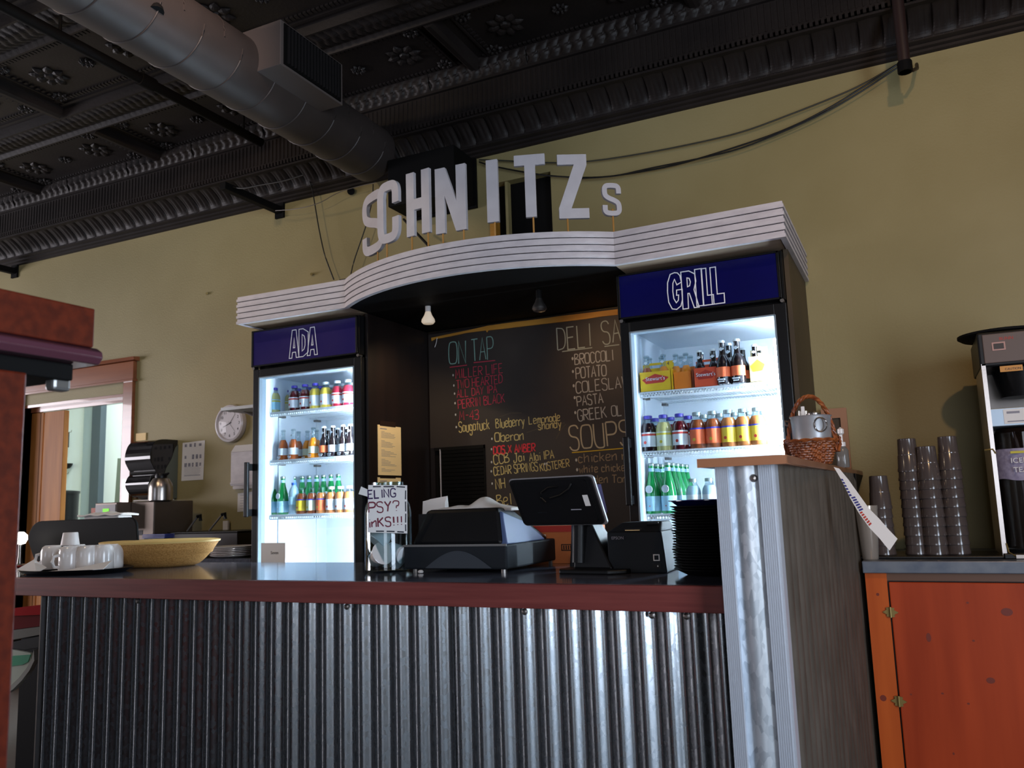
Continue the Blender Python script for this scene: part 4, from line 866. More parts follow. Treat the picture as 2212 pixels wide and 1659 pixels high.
# pony wall closing the counter at the right
pw = thing('pony_wall', (0, 2.04, 0), 'galvanised end wall of the counter with aluminium corner strips and wooden cap', 'half wall')
zt = H+.070
FY = 0
def rx(y): return -.300+(y)*.0587           # right-hand face, slightly splayed
poly = [(-.432, .012), (-.300, .012), (rx(1.43)-.004, 1.43), (-.36, 1.43), (-.36, 1.31), (-.432, 1.31)]
MB().prism(poly, 0, zt, 'z').build('core', M_BLKMAT, pw)
def colf(u, v):
    x = -.404+.072*u; return (x, .012-.011*math.sin(PI*u)-.002, .0+zt*v)
MB().grid(colf, 20, 3).build('corrugated_strip', mat('bright_galvanised_strip', '#dfe6ec', .34, .65, c2='#b3bcc4', scale=90, kind='voronoi', stretch=(1, 1, .5), lo=0.0, hi=1.0), pw, True)
for a, c in ((-.434, -.403), (-.333, -.300)):
    m = MB().box(a, c, -.004, .012, 0, zt)
    for k in range(7): x = a+.002+k*(c-a-.004)/6; m.box(x-.0012, x+.0012, -.0058, -.004, 0, zt)
    m.build('corner_strip', M_ALU, pw)
MB().box(-.300, -.294, -.004, .05, 0, zt).build('corner_strip', M_ALU, pw)
def sidef(u, v):
    y = .03+1.40*u; ph = y/PIT_; s = math.cos(2*PI*ph)
    return (rx(y)+.0075*s+.006, y, zt*v)
MB().grid(sidef, 330, 3).build('side_sheet', mat('weathered_galvanised', '#6b6157', .5, .45, c2='#50483f', scale=45, stretch=(1, 1, .15), lo=.25, hi=.75), pw, True)
o = MB().lathe([(.0095, 0), (.0095, .003), (.006, .008), (0, .009)], 12).build('bolt', M_STEEL, pw, True); o.matrix_local = Matrix.Translation((-.345, .004, zt-.030)) @ Matrix.Rotation(PI/2, 4, 'X')
cap = [(-.466, -.045), (-.262, -.045), (-.205, 1.95), (-.355, 1.95), (-.355, 1.31), (-.466, 1.31)]
MB().prism(cap, zt, zt+.019, 'z').build('cap_board', mat('copper_brown_laminate', '#8a5c42', .34, c2='#7c5038', scale=9), pw, bevel=.002)
MB().prism([(-.466, -.0465), (-.262, -.0465), (-.2615, -.03), (-.26, .30), (-.2618, .30), (-.2635, -.045), (-.466, -.045)], zt-.001, zt+.020, 'z').build('edge_band', mat('copper_edge_band', '#a8704e', .3), pw)
MB().prism([(zt, 1.95), (zt, 1.5), (zt-.06, 1.43)], 0, .01, 'z')
MB().prism([(1.40, zt), (1.94, zt), (1.44, zt-.075)], rx(1.43)-.12, rx(1.43)+.012, 'x').build('corbel', M_BLKMAT, pw)

# ================================================================== THINGS ON THE COUNTER
Z = ZCT
# tip jar
jt = thing('tip_jar', (-1.655, 2.445, Z), 'big glass tip jar holding crumpled cups and bills, with a handwritten sign', 'jar')
JR = .078
MB().lathe([(.0, .004), (JR*.8, .003), (JR, .012), (JR, .20), (JR*.93, .225), (JR*.68, .262), (JR*.62, .268), (JR*.62, .305), (JR*.66, .305), (JR*.66, .268), (JR*.97, .228), (JR*1.03, .20), (JR*1.03, .01), (JR*.85, 0), (0, 0)], 30).build('jar_glass', M_CLEAR, jt, True)
MB().lathe([(JR*.64, .272), (JR*.70, .272), (JR*.70, .276), (JR*.64, .276)], 24).lathe([(JR*.64, .295), (JR*.70, .295), (JR*.70, .305), (JR*.64, .305)], 24).build('jar_rim', M_CLEAR, jt, True)
sg = thing('s', (0, 0, 0), '', '') if False else None
rzs = .50
ex = Vector((math.cos(rzs), math.sin(rzs), 0)); en = Vector((math.sin(rzs), -math.cos(rzs), 0)); org = Vector((.020, -.010, -.012))+en*(JR*.98); ex = ex*.88
def q3(px, pz, off=0): return org+ex*px+Z3*pz+en*off
m = MB(); m.hexa([q3(-.082, .150), q3(.068, .142), q3(.070, .302), q3(-.078, .307)], [q3(-.082, .150, .0012), q3(.068, .142, .0012), q3(.070, .302, .0012), q3(-.078, .307, .0012)])
m.hexa([q3(-.115, .278), q3(-.08, .268), q3(-.08, .292), q3(-.105, .303)], [q3(-.115, .278, .0012), q3(-.08, .268, .0012), q3(-.08, .292, .0012), q3(-.105, .303, .0012)])
sgn = m.build('paper_sign', M_PAPER, jt)
m = MB(); stroke_text('ELING', (-.078, .262), (.026, .265), .027, .0046, m, org, ex, Z3, en, .0018); m.build('lettering', mat('purple_marker', '#3a2450', .8), sgn)
m = MB(); stroke_text('PSY?', (-.076, .215), (.036, .218), .033, .0044, m, org, ex, Z3, en, .0018); stroke_text('inKS!!!', (-.078, .166), (.050, .171), .029, .0048, m, org, ex, Z3, en, .0018); m.build('lettering', mat('maroon_marker', '#6e1f34', .8), sgn)
m = MB()
for a, b_ in (((-.06, .301), (-.03, .3005)), ((-.02, .300), (.02, .299)), ((.03, .299), (.062, .296)), ((.064, .285), (.063, .255)), ((.063, .248), (.063, .215)), ((.063, .208), (.062, .178)), ((.062, .172), (.062, .150)), ((.055, .147), (.03, .149)), ((.02, .150), (-.01, .1515)), ((-.02, .152), (-.05, .153))): m.ribbon([a, b_], .0045, org, ex, Z3, en, .0018)
m.build('border_dash', M_INK, sgn)
def loose_cup(x, y, z, r0, r1, h, rot, label, m_=M_CHINA, nm='paper_cup', grp='discarded cups in the tip jar'):
    t = thing(nm, (x, y, z), label, 'cup', grp); t.rotation_euler = rot
    MB().lathe([(0, 0), (r0, 0), (r1, h), (r1-.0012, h), (r0-.0012, .002), (0, .002)], 20).build('cup_wall', m_, t, True)
    MB().lathe([(r1-.001, h-.002), (r1+.0015, h-.001), (r1+.0015, h+.001), (r1-.001, h+.002)], 20).build('cup_rim', m_, t, True)
    return t
M_FROST = mat('frosted_cup', '#dde2e6', .4)
loose_cup(-1.690, 2.412, Z+.042, .025, .038, .068, (0, 1.2, -.5), 'white cup lying at the bottom left inside the tip jar', M_CHINA)
loose_cup(-1.680, 2.470, Z+.085, .020, .030, .058, (1.9, .4, 1.0), 'frosted cup tipped over at the back left inside the tip jar', M_FROST)
loose_cup(-1.632, 2.430, Z+.080, .020, .030, .058, (.4, 2.0, .3), 'frosted cup lying against the right glass inside the tip jar', M_FROST)
loose_cup(-1.645, 2.440, Z+.150, .025, .038, .070, (2.5, .5, 0), 'frosted cup tipped upside down in the middle of the tip jar', M_FROST)
loose_cup(-1.625, 2.470, Z+.020, .018, .028, .05, (.6, -.5, 0), 'frosted cup at the bottom right inside the tip jar', M_FROST)
bl = thing('banknote', (-1.625, 2.45, Z+.17), 'folded banknote standing inside the tip jar by the neck', 'banknote')
def bf(u, v): return ((u-.5)*.06+.008*math.sin(5*v), .014*math.sin(6*u+2*v), v*.085)
o = MB().grid(bf, 8, 8).build('note_paper', mat('banknote_green', '#8f8a5e', .8), bl, True); md = o.modifiers.new('thick', 'SOLIDIFY'); md.thickness = .0008

# cash register body
RX, RY = -1.568, 2.405; RW, RD_ = .385, .43
rg = thing('cash_register', (RX, RY, Z), 'black cash register seen from behind, with a rounded back cover', 'cash register')
zt1 = at(970, 1178, y=RY).z-Z; zt2 = at(985, 1100, y=RY+.05).z-Z
MB().box(0, RW, 0, RD_, .012, zt1).build('drawer_base', M_DKGREY, rg, bevel=.006)
MB().hexa([(.022, .012, zt1), (RW-.02, .012, zt1), (RW-.02, RD_-.03, zt1), (.022, RD_-.03, zt1)], [(.065, .045, zt2), (RW-.045, .045, zt2+.002), (RW-.055, .16, zt2+.0), (.07, .16, zt2)]).build('upper_housing', M_BLKPL, rg, bevel=.012)
MB().hexa([(RW-.03, .02, zt1), (RW-.006, .02, zt1), (RW-.006, RD_-.10, zt1), (RW-.03, RD_-.10, zt1)], [(RW-.05, .05, zt2-.01), (RW-.035, .05, zt2-.012), (RW-.02, .20, zt2-.05), (RW-.045, .20, zt2-.05)]).build('side_cover', mat('blue_grey_side_cover', '#4a5a80', .4), rg, bevel=.004)
MB().box(0, RW, -.002, .004, zt1-.004, zt1+.003).build('top_lip', mat('worn_grey_edge', '#6a6765', .5), rg)
pts = [(RW*.22+RW*.64*i/20, .016+(zt1*.62)*math.sin(PI*i/20)) for i in range(21)]
MB().prism(pts, -.0015, .001, 'y').build('arched_plate', mat('arched_plate_grey', '#30353c', .45), rg)
MB().box(RW*.70, RW*.84, .028, .034, zt1+.033, zt1+.036).build('label_line', M_INKL, rg)
for x, y in ((.035, .02), (RW-.02, .02), (.035, RD_-.03), (RW-.02, RD_-.03)): MB().tube([(x, y, 0), (x, y, .014)], .009, 10).build('foot', M_STEELD, rg)
tag(MB().lathe([(0, 0), (.008, .001), (.010, .005), (.006, .010), (0, .011)], 12, (at(912, 1238, z=Z).x, RY-.012, Z+.0006)).build('small_white_stopper', M_CHINA, smooth=True), 'tiny white stopper on the counter in front of the cash register', 'stopper')
# heap of cloth and card stack behind the register
zc_ = Z+zt2
t = tag(MB().build('dummy', M_CLOTH) and None or bpy.data.objects['dummy'], None); bpy.data.objects.remove(bpy.data.objects['dummy'])
hp = thing('folded_cloth', (-1.36, 2.56, Z+zt2-.012), 'rumpled cream cloth lying on top of the cash register', 'cloth')
def hf(u, v):
    x = (u-.5)*.30; y = (v-.5)*.12; e = max(0, 1-(abs(u-.5)*2)**3)*max(0, 1-(abs(v-.5)*2)**3)
    return (x, y, .012+e*(.010+.020*math.exp(-((x-.02)/.06)**2)+.006*math.sin(40*x+9*y)+.004*math.sin(75*x)))
o = MB().grid(hf, 34, 14).build('cloth_body', M_CLOTH, hp, True); md = o.modifiers.new('thick', 'SOLIDIFY'); md.thickness = .01; md.offset = -1
cs = thing('card_stack', (at(930, 1100, y=2.70).x, 2.72, Z), 'stack of white cards in a holder behind the cash register', 'cards')
zc2 = at(930, 1078, y=2.72).z-Z
MB().box(-.058, .058, -.012, .03, 0, zc2-.055).build('card_holder', M_BLKPL, cs)
for k in range(6):
    o = MB().hexa([(-.050, .0, 0), (.048, .0, 0), (.048, .001, 0), (-.050, .001, 0)], [(-.050+.004*k, .0, .075), (.048+.0, .0, .078), (.048, .001, .078), (-.050+.004*k, .001, .075)]).build('card', M_PAPER, cs); o.location = (.002*k, .004*k, zc2-.085+.0025*k); o.rotation_euler = (0, -.03*(k-2), 0)
text_mesh('SCHNITZ', .018, 'lettering', M_INKL, cs, (.014, -.001, zc2-.052))

# point of sale monitor on its stand
mx, my = -.90, 2.50
ps = thing('pos_monitor', (mx, my, Z), 'black touchscreen monitor on a tilting stand, seen from behind', 'monitor')
MB().prism([(-.115, -.07), (-.10, -.11), (.06, -.125), (.11, -.09), (.12, .05), (.05, .11), (-.09, .10)], 0, .014, 'z').build('foot_plate', M_BLKPL, ps, bevel=.004)
MB().hexa([(-.075, -.055, .012), (.060, -.075, .012), (.075, .045, .012), (-.065, .055, .012)], [(-.065, -.035, .165), (-.022, -.04, .165), (-.018, .035, .165), (-.06, .035, .165)]).build('stand_body', M_BLKPL, ps, bevel=.006)
MB().tube([(-.058, -.045, .03), (-.052, -.035, .20)], .026, 14).build('stand_neck', M_BLKPL, ps, True)
def onv(u, v, y): p = at(u, v, y=y); return Vector((p.x-mx, p.y-my, p.z-Z))
c0, c1, c2_, c3 = onv(1095, 1036, my-.105), onv(1278, 1026, my-.105), onv(1312, 1134, my-.085), onv(1131, 1137, my-.085)
nv = (c1-c0).cross(c3-c0).normalized(); nv = nv if nv.y > 0 else -nv
def quadpt(u, v): return (c0*(1-u)+c1*u)*(1-v)+(c3*(1-u)+c2_*u)*v
def rquad(off, inset, name, m_, th, parent, r=.06):
    pts = []
    for cu, cv, a_ in ((1-inset-r, inset+r*1.6, -90), (1-inset-r, 1-inset-r*1.6, 0), (inset+r, 1-inset-r*1.6, 90), (inset+r, inset+r*1.6, 180)):
        for k in range(6): a = math.radians(a_+90*k/5); pts.append(quadpt(cu+r*math.cos(a), cv+r*1.6*math.sin(a)))
    n = len(pts); V = [p+nv*off for p in pts]+[p+nv*(off+th) for p in pts]
    mm = MB().add(V, [tuple(range(n)), tuple(range(2*n-1, n-1, -1))]+[(i, (i+1) % n, (i+1) % n+n, i+n) for i in range(n)])
    return mm.build(name, m_, parent)
rquad(.008, .0, 'screen_bezel', mat('silver_bezel', '#8a8587', .45, .1), .010, ps, .045)
rquad(-.004, .02, 'rear_shell', M_BLKPL, .013, ps, .05); rquad(-.012, .07, 'rear_bulge', M_BLACK, .010, ps, .05)
m = MB(); P = [quadpt(*p)-nv*.016 for p in ((.40, .50), (.36, .40), (.40, .26), (.55, .22), (.70, .24), (.62, .40), (.50, .42))]
MB().tube([P[i] for i in range(2)]+[quadpt(.38, .30)-nv*.016, quadpt(.48, .20)-nv*.016, quadpt(.60, .19)-nv*.016], .003, 6).tube([quadpt(.46, .42)-nv*.016, quadpt(.6, .36)-nv*.018, quadpt(.72, .24)-nv*.018, quadpt(.76, .14)-nv*.014], .003, 6).build('power_cable', M_BLKPL, ps, True)
def decal(u0, v0, u1, v1, nm, m_): return MB().add([quadpt(u0, v0)-nv*.0135, quadpt(u1, v0)-nv*.0135, quadpt(u1, v1)-nv*.0135, quadpt(u0, v1)-nv*.0135, quadpt(u0, v0)-nv*.0125, quadpt(u1, v0)-nv*.0125, quadpt(u1, v1)-nv*.0125, quadpt(u0, v1)-nv*.0125], [(0, 1, 2, 3), (0, 1, 5, 4), (1, 2, 6, 5), (2, 3, 7, 6), (3, 0, 4, 7)]).build(nm, m_, ps)
decal(.84, .38, .90, .60, 'barcode_sticker', M_PAPER); decal(.66, .655, .78, .675, 'print', M_INKL)
for k in range(8): decal(.26+k*.014, .70, .264+k*.014, .72, 'vent_slot', M_DKGREY)
tag(MB().hexa([onv(1290, 1046, 2.60)+Vector((mx, my, Z)), onv(1298, 1046, 2.60)+Vector((mx, my, Z)), onv(1312, 1105, 2.60)+Vector((mx, my, Z)), onv(1304, 1120, 2.60)+Vector((mx, my, Z))], [onv(1290, 1046, 2.61)+Vector((mx, my, Z)), onv(1298, 1046, 2.61)+Vector((mx, my, Z)), onv(1312, 1105, 2.61)+Vector((mx, my, Z)), onv(1304, 1120, 2.61)+Vector((mx, my, Z))]).build('card_reader', mat('violet_grey_reader', '#6a6a9c', .4)), 'violet grey card reader strip on the right edge of the monitor', 'card reader')
# card terminal and cardboard box behind
ct = thing('card_terminal', (at(1258, 1225, y=2.62).x, 2.62, Z), 'small black payment terminal behind the monitor stand', 'payment terminal')
MB().hexa([(-.035, -.03, 0), (.042, -.03, 0), (.042, .05, 0), (-.035, .05, 0)], [(-.030, -.01, .105), (.036, -.01, .105), (.036, .04, .115), (-.030, .04, .115)]).build('body', M_BLKPL, ct, bevel=.005)
MB().box(-.022, .030, -.026, -.018, .062, .082).build('screen', M_BLACK, ct); text_mesh('VERIFONE', .011, 'lettering', M_PAPER, ct, (0, -.027, .090)); MB().tube([(-.02, -.033, .03), (.015, -.033, .03)], .009, 10).build('paper_roll', M_STEEL, ct, True)
u0, u1, z0, z1 = R(1136, 1137, 1299, 1205, 2.80)
bx = thing('cardboard_box', ((u0+u1)/2, 2.80, Z), 'orange brown cardboard box standing behind the monitor', 'box')
h2 = (u1-u0)/2; hz = z1-Z
MB().box(-h2, h2, 0, .055, 0, hz).build('box_body', M_CARD, bx, bevel=.002); MB().box(-h2, h2*.25, -.0012, 0, hz-.022, hz).build('red_band', M_REDC, bx)
MB().box(h2*.25, h2*.95, -.0014, 0, hz-.06, hz).build('packing_tape', mat('pinkish_tape', '#b58c7c', .3), bx)
f_ = MB(); 
for a in ((-.02+h2*.1, h2*.85, hz-.088, hz-.085), (-.02+h2*.1, h2*.85, hz-.068, hz-.065), (-.02+h2*.1, -.017+h2*.1, hz-.088, hz-.065), (h2*.85-.003, h2*.85, hz-.088, hz-.065)): f_.box(a[0], a[1], -.0022, -.001, a[2], a[3])
f_.build('printed_frame', M_TAPE, bx)
f_ = MB()
for k in range(12): x = h2*.1-.012+k*(h2*.75)/12; f_.box(x, x+.004, -.0022, -.001, hz-.084, hz-.070)
f_.build('printed_bar', M_TAPE, bx)
MB().box(-h2*.78, -h2*.45, -.0022, -.001, hz-.05, hz-.03).build('white_slip', M_PAPER, bx)
# receipt printer
rp = thing('receipt_printer', (-.857, 2.435, Z), 'charcoal receipt printer on the counter right of the monitor', 'printer', None, .05)
zp = at(1360, 1150, y=2.40).z-Z
pwid = .172
MB().hexa([(0, 0, 0), (pwid+.006, 0, 0), (pwid+.006, .17, 0), (0, .17, 0)], [(-.001, .004, zp), (pwid-.006, .004, zp), (pwid-.004, .17, zp), (0, .17, zp)]).build('body', M_DKGREY, rp, bevel=.004)
MB().hexa([(0, .004, zp), (pwid-.006, .004, zp), (pwid-.004, .17, zp), (0, .17, zp)], [(.035, .05, zp+.026), (pwid-.012, .05, zp+.028), (pwid-.012, .17, zp+.028), (.03, .17, zp+.026)]).build('paper_cover', M_DKGREY, rp, bevel=.005)
MB().box(.05, .105, .012, .016, zp+.002, zp+.010).build('paper_slot', M_BLACK, rp); MB().box(.055, .10, .008, .012, zp+.003, zp+.0055).build('paper_edge', M_PAPERY, rp)
MB().box(pwid-.055, pwid-.02, .03, .055, zp+.018, zp+.026).build('release_lever', M_BLKPL, rp, bevel=.002)
text_mesh('EPSON', .0125, 'lettering', M_INKL, rp, (.033, -.0006, zp-.018)); 
MB().box(pwid-.033, pwid-.014, -.001, .001, .036, .055).build('logo_plate', M_PAPER, rp); MB().box(pwid-.030, pwid-.017, -.0016, -.0008, .039, .052).build('logo_center', M_DKGREY, rp); MB().box(pwid-.038, pwid-.012, -.0012, .001, .014, .028).build('power_switch', M_BLACK, rp); MB().box(pwid-.022, pwid-.019, -.002, -.001, .019, .023).build('switch_mark', M_PAPER, rp)
# stack of black plates with blue one on top
px_, py_ = at(1530, 1100, y=2.42).x, 2.42
zs = Z+.001; n = 0
ztop = at(1510, 1078, y=2.36).z
plate = None; kk = 0; dzp = (ztop-.030-Z)/24
for k in range(24):
    lb = ('bottom' if k == 0 else 'upper' if k > 15 else 'middle' if k > 7 else 'lower')
    if plate is None:
        plate = thing('black_plate', (px_, py_, zs), 'lowest black plate of the tall stack by the end wall', 'plate', 'black plates stacked at the right end of the counter')
        MB().lathe([(0, 0), (.070, 0), (.098, .014), (.106, .017), (.106, .0185), (.097, .0165), (.070, .003), (0, .003)], 32).build('plate_body', M_BLKMAT, plate, True); KIDS[plate.name] = list(plate.children)
    else: dup(plate, loc=(px_+random.uniform(-.003, .003), py_+random.uniform(-.003, .003), zs), label='%s black plate from the bottom of the tall stack by the end wall' % ONTH[k])
    zs += dzp
bp = thing('blue_plate', (px_, py_, ztop-.026), 'glossy dark blue plate topping the tall stack of black plates', 'plate')
MB().lathe([(0, 0), (.075, 0), (.102, .018), (.112, .022), (.112, .0245), (.10, .021), (.075, .004), (0, .004)], 32).build('plate_body', mat('cobalt_plate', '#10154e', .15, coat=.4), bp, True)
# black bin / holder in front of the plates at the end wall
# tray with mugs
tq = at(165, 1240, z=Z); ty = 2.33; tx = at(165, 1235, y=ty).x
tr = thing('serving_tray', (tx, ty, Z), 'shallow black oval tray carrying upturned white mugs and napkins', 'tray')
MB().lathe([(0, .004), (.20, .004), (.235, .018), (.24, .020), (.243, .019), (.235, .012), (.205, 0), (0, 0)], 40, sx=1.06, sy=.72).build('tray_body', M_BLACK, tr, True)
def napk(x, y, rz, label, pts):
    t = thing('paper_napkin', (x, y, Z+.0055), label, 'napkin', 'paper napkins under the mugs', rz)
    n = len(pts); vs = list(pts)+[(a, b_, c+.0015) for a, b_, c in pts]
    MB().add(vs, [tuple(range(n)), tuple(range(2*n-1, n-1, -1))]+[(i, (i+1) % n, (i+1) % n+n, i+n) for i in range(n)]).build('napkin_sheet', M_PAPER, t)
napk(tx-.13, ty-.10, 0, 'white napkin with its corner standing up at the left of the tray', [(-.07, -.03, .008), (.10, -.05, .004), (.06, .02, .02), (-.005, .01, .052)])
napk(tx+.13, ty-.04, 0, 'white napkin hanging out over the right end of the tray', [(-.12, -.06, .002), (.06, -.075, .012), (.115, -.03, .014), (.10, .02, .042), (-.05, .04, .018)])
napk(tx, ty, .2, 'flat white napkin lining the tray under the mugs', [(-.14, -.08, 0), (.13, -.09, 0), (.14, .08, 0), (-.13, .09, 0)])
mg = None
MS = [(112, 1200, 2.38, .0, 'upturned white mug at the left end of the tray'), (152, 1200, 2.31, .0, 'upturned white mug in the front middle of the tray'), (166, 1198, 2.43, .0, 'upturned white mug in the back middle of the tray'), (190, 1198, 2.34, .0, 'upturned white mug with its handle turned right, centre of the tray'), (222, 1195, 2.38, 0, 'upturned white mug at the right of the tray, its handle facing front'), (243, 1195, 2.45, 0, 'upturned white mug furthest right on the tray')]
for u, v, y, dz, lb in MS:
    x = at(u, v, y=y).x
    if mg is None:
        mg = thing('white_mug', (x, y, Z+.0095), lb, 'mug', 'upturned white mugs on the tray'); mg.scale = (1.28, 1.28, 1.28)
        MB().lathe([(.033, 0), (.0335, .002), (.0335, .058), (.029, .070), (.022, .076), (.021, .073), (0, .073)], 24).build('mug_body', M_CHINA, mg, True)
        MB().tube([(.031, 0, .012), (.046, 0, .014), (.052, 0, .030), (.048, 0, .046), (.031, 0, .050)], .0055, 8).build('handle', M_CHINA, mg, True); KIDS[mg.name] = list(mg.children); mg.rotation_euler = (0, 0, -2.6)
    else: dup(mg, loc=(x, y, Z+.0095+dz), label=lb, rz=random.choice([-.3, -1.3, -1.9, 2.6, .6]) if '1' else 0)
x = at(147, 1170, y=2.36).x
ub = thing('stacked_cup', (x, 2.37, Z+.1075), 'tapered white cup standing upside down on top of the mugs', 'cup')
MB().lathe([(.036, 0), (.0285, .050), (.027, .052), (0, .052)], 28).lathe([(.0345, .0), (.036, .0), (.036, .004), (.0345, .004)], 28).build('cup_body', mat('matt_white_cup', '#cfc5c0', .45), ub, True)
# black tray standing on edge behind
p = R(62, 1122, 293, 1215, 2.70)
bt = thing('upright_tray', ((p[0]+p[1])/2, 2.70, Z), 'black rounded tray standing on edge behind the mugs', 'tray')
w2 = (p[1]-p[0])/2; hh = p[3]-Z
pl = []
for cx_, cz_, a_ in ((w2-.05, hh-.055, 0), (-w2+.09, hh-.10, 90)):
    r_ = .05 if a_ == 0 else .09
    for k in range(7): a = math.radians(a_+90*k/6); pl.append((cx_+r_*math.cos(a), cz_+r_*math.sin(a)))
pl = [(w2+.018, .02), (w2-.02, 0)][:1]+pl+[(-w2+.05, .03), (-w2+.12, 0), (w2, 0)]
MB().prism(pl, 0, .012, 'y').build('tray_body', M_BLKMAT, bt, bevel=.004)
MB().prism([(a*.94, c*.94+.004) for a, c in pl], .012, .03, 'y').build('tray_rim', M_BLACK, bt, bevel=.003)
cl2 = thing('folded_napkins', ((p[0]+p[1])/2+.06, 2.79, Z), 'pile of white folded napkins behind the upright black tray', 'napkins')
cz = at(190, 1105, y=2.78).z-Z
MB().box(-.12, .12, -.03, .05, 0, cz-.02).build('napkin_pile', M_CLOTH, cl2, bevel=.01)
def cf(u, v): x = (u-.5)*.30; y = (v-.4)*.10; return (x, y, cz-.016+.012*math.sin(PI*u)*math.sin(PI*v)+.003*math.sin(60*x+20*y))
o = MB().grid(cf, 24, 8).build('top_napkin', M_CLOTH, cl2, True); md = o.modifiers.new('thick', 'SOLIDIFY'); md.thickness = .008; md.offset = -1
# woven bowl
wx, wy = at(345, 1190, y=2.66).x, 2.66
wr = (at(447, 1170, y=2.66).x-at(245, 1170, y=2.66).x)/2
wb = thing('woven_bowl', (wx, wy, Z), 'wide shallow straw bowl on the counter right of the mugs', 'bowl')
wh = .105
prof = [(wr*.50+wr*.5*math.sin(PI/2*j/16), .002+wh*(1-math.cos(PI/2*j/16))*1.0) for j in range(17)]
prof = [(wr*(.58+.42*(j/16)**.62), wh*(j/16)) for j in range(17)]
m = MB().lathe([(0, .001)]+prof, 90, rad=lambda r, z, a, j: r+(.0016*math.sin(a*45+PI*(j % 2)) if j > 1 else 0), sy=.72)
m.lathe([(wr*.985, wh), (wr*.97, wh-.004), (wr*.88, wh-.05), (wr*.5, .012), (0, .008)], 60, sy=.72).build('bowl_body', M_STRAW, wb, True)
MB().lathe([(wr*.97, wh-.004), (wr*1.01, wh-.004), (wr*1.015, wh+.003), (wr*.985, wh+.005)], 60, sy=.72).build('rim', mat('pale_straw_rim', '#d8b46c', .5), wb, True)
# warm counter lamp at the far left and clear bag beneath it
q = at(45, 1163, y=2.62)
lp_ = thing('counter_lamp', (q.x, q.y, Z), 'small bright counter lamp at the far left beside the black tray', 'lamp')
MB().lathe([(.045, 0), (.05, .006), (.012, .012), (.008, .05), (.008, q.z-Z-.03)], 16).build('stand', M_STEEL, lp_, True)
MB().lathe([(0, -.03), (.02, -.025), (.030, -.005), (.028, .015), (.012, .030), (0, .031)], 18, (0, 0, q.z-Z)).build('bulb', mat('lamp_glow', '#ffffff', .4, emit='#fff6e6', estr=9), lp_, True)
bg = thing('plastic_bag', (q.x+.03, q.y-.10, Z), 'crumpled clear plastic bag under the small lamp at the far left', 'bag')
def bgf(u, v):
    a = 2*PI*u; r = .065*(1-.55*v)+.006*math.sin(5*a+4*v)+.004*math.sin(11*a); return (r*math.cos(a)*1.1, r*math.sin(a)*.7, v*.10)
MB().grid(bgf, 26, 8).build('bag_film', mat('green_grey_film', '#8d9c90', .25, trans=.3), bg, True)
kn = thing('folded_glasses_case', (at(72, 1225, y=2.40).x, 2.42, Z), 'dark ribbed object leaning behind the left end of the tray', 'case')
MB().hexa([(-.05, 0, .0), (.06, 0, .0), (.06, .05, .0), (-.05, .05, .0)], [(-.02, .01, .030), (.07, .01, .075), (.07, .04, .078), (-.02, .04, .034)]).build('case_body', M_BLKPL, kn, bevel=.004)

# ================================================================== LEFT BACK WALL AND BACK COUNTER
lbx0, lbx1 = -4.72, -3.16
lb_ = thing('left_back_counter', (lbx0, 3.40, 0), 'dark work counter along the back wall under the clock', 'counter')
MB().box(0, lbx1-lbx0, 0, .58, .86, .90).build('worktop', M_LAM, lb_, bevel=.002)
MB().box(.01, lbx1-lbx0-.01, .03, .575, 0, .86).build('cabinet_body', M_DARKP, lb_)
clk = thing('wall_clock', (at(499, 915, y=3.99).x, 3.998, at(499, 915, y=3.99).z), 'round white wall clock left of the left cooler', 'clock')
Rk = .122
def rot90(m): m.v = [(x, -z, y) for x, y, z in m.v]; return m
rot90(MB().lathe([(0, 0), (Rk, 0), (Rk, .012), (Rk*.96, .026), (Rk*.86, .030), (Rk*.82, .022), (Rk*.82, .008), (0, .008)], 48)).build('clock_frame', mat('white_clock_plastic', '#d6d2d8', .25, coat=.5), clk, True)
rot90(MB().lathe([(0, .012), (Rk*.815, .012), (Rk*.815, .019), (0, .019)], 48)).build('clock_face', mat('clock_face_white', '#d8d4dc', .5), clk)
for k in range(1, 13):
    a = PI/2-2*PI*k/12; text_mesh(str(k), .026, 'numeral', M_INK, clk, (Rk*.64*math.cos(a), -.0195, Rk*.64*math.sin(a)))
def hand(a, l, wd, nm, back=.015):
    d = Vector((math.sin(a), 0, math.cos(a))); n = Vector((d.z, 0, -d.x))
    P = [-d*back+n*wd, -d*back-n*wd, d*l-n*wd*.5, d*l+n*wd*.5]; return MB().hexa([p+Vector((0, -.0205, 0)) for p in P], [p+Vector((0, -.0215, 0)) for p in P]).build(nm, M_INK, clk)
hand(math.radians(250), .060, .0022, 'hour_hand'); hand(math.radians(38), .075, .0012, 'minute_hand', 0); hand(math.radians(140), .070, .0006, 'second_hand')
rot90(MB().lathe([(Rk*.82, .022), (Rk*.6, .030), (Rk*.3, .0345), (.001, .036)], 40)).build('clock_lens', glass('clock_lens_glass', '#ffffff', 0.008), clk, True)
def sheet_on_wall(px, nm, m_, label, cat_, y=YW-.002):
    t = thing(nm, (0, y, 0), label, cat_); P = [(at(u, v, y=y).x, at(u, v, y=y).z) for u, v in px]
    MB().prism(P, -.0015, 0, 'y').build('sheet', m_, t); return t, P
po, P = sheet_on_wall([(395, 957), (443, 951), (439, 1036), (392, 1039)], 'notice_poster', M_PAPER, 'white printed poster with rows of small grey pictures, left of the clock', 'poster')
x0, x1, zt_, zb_ = P[0][0], P[1][0], P[1][1], P[3][1]
random.seed(3)
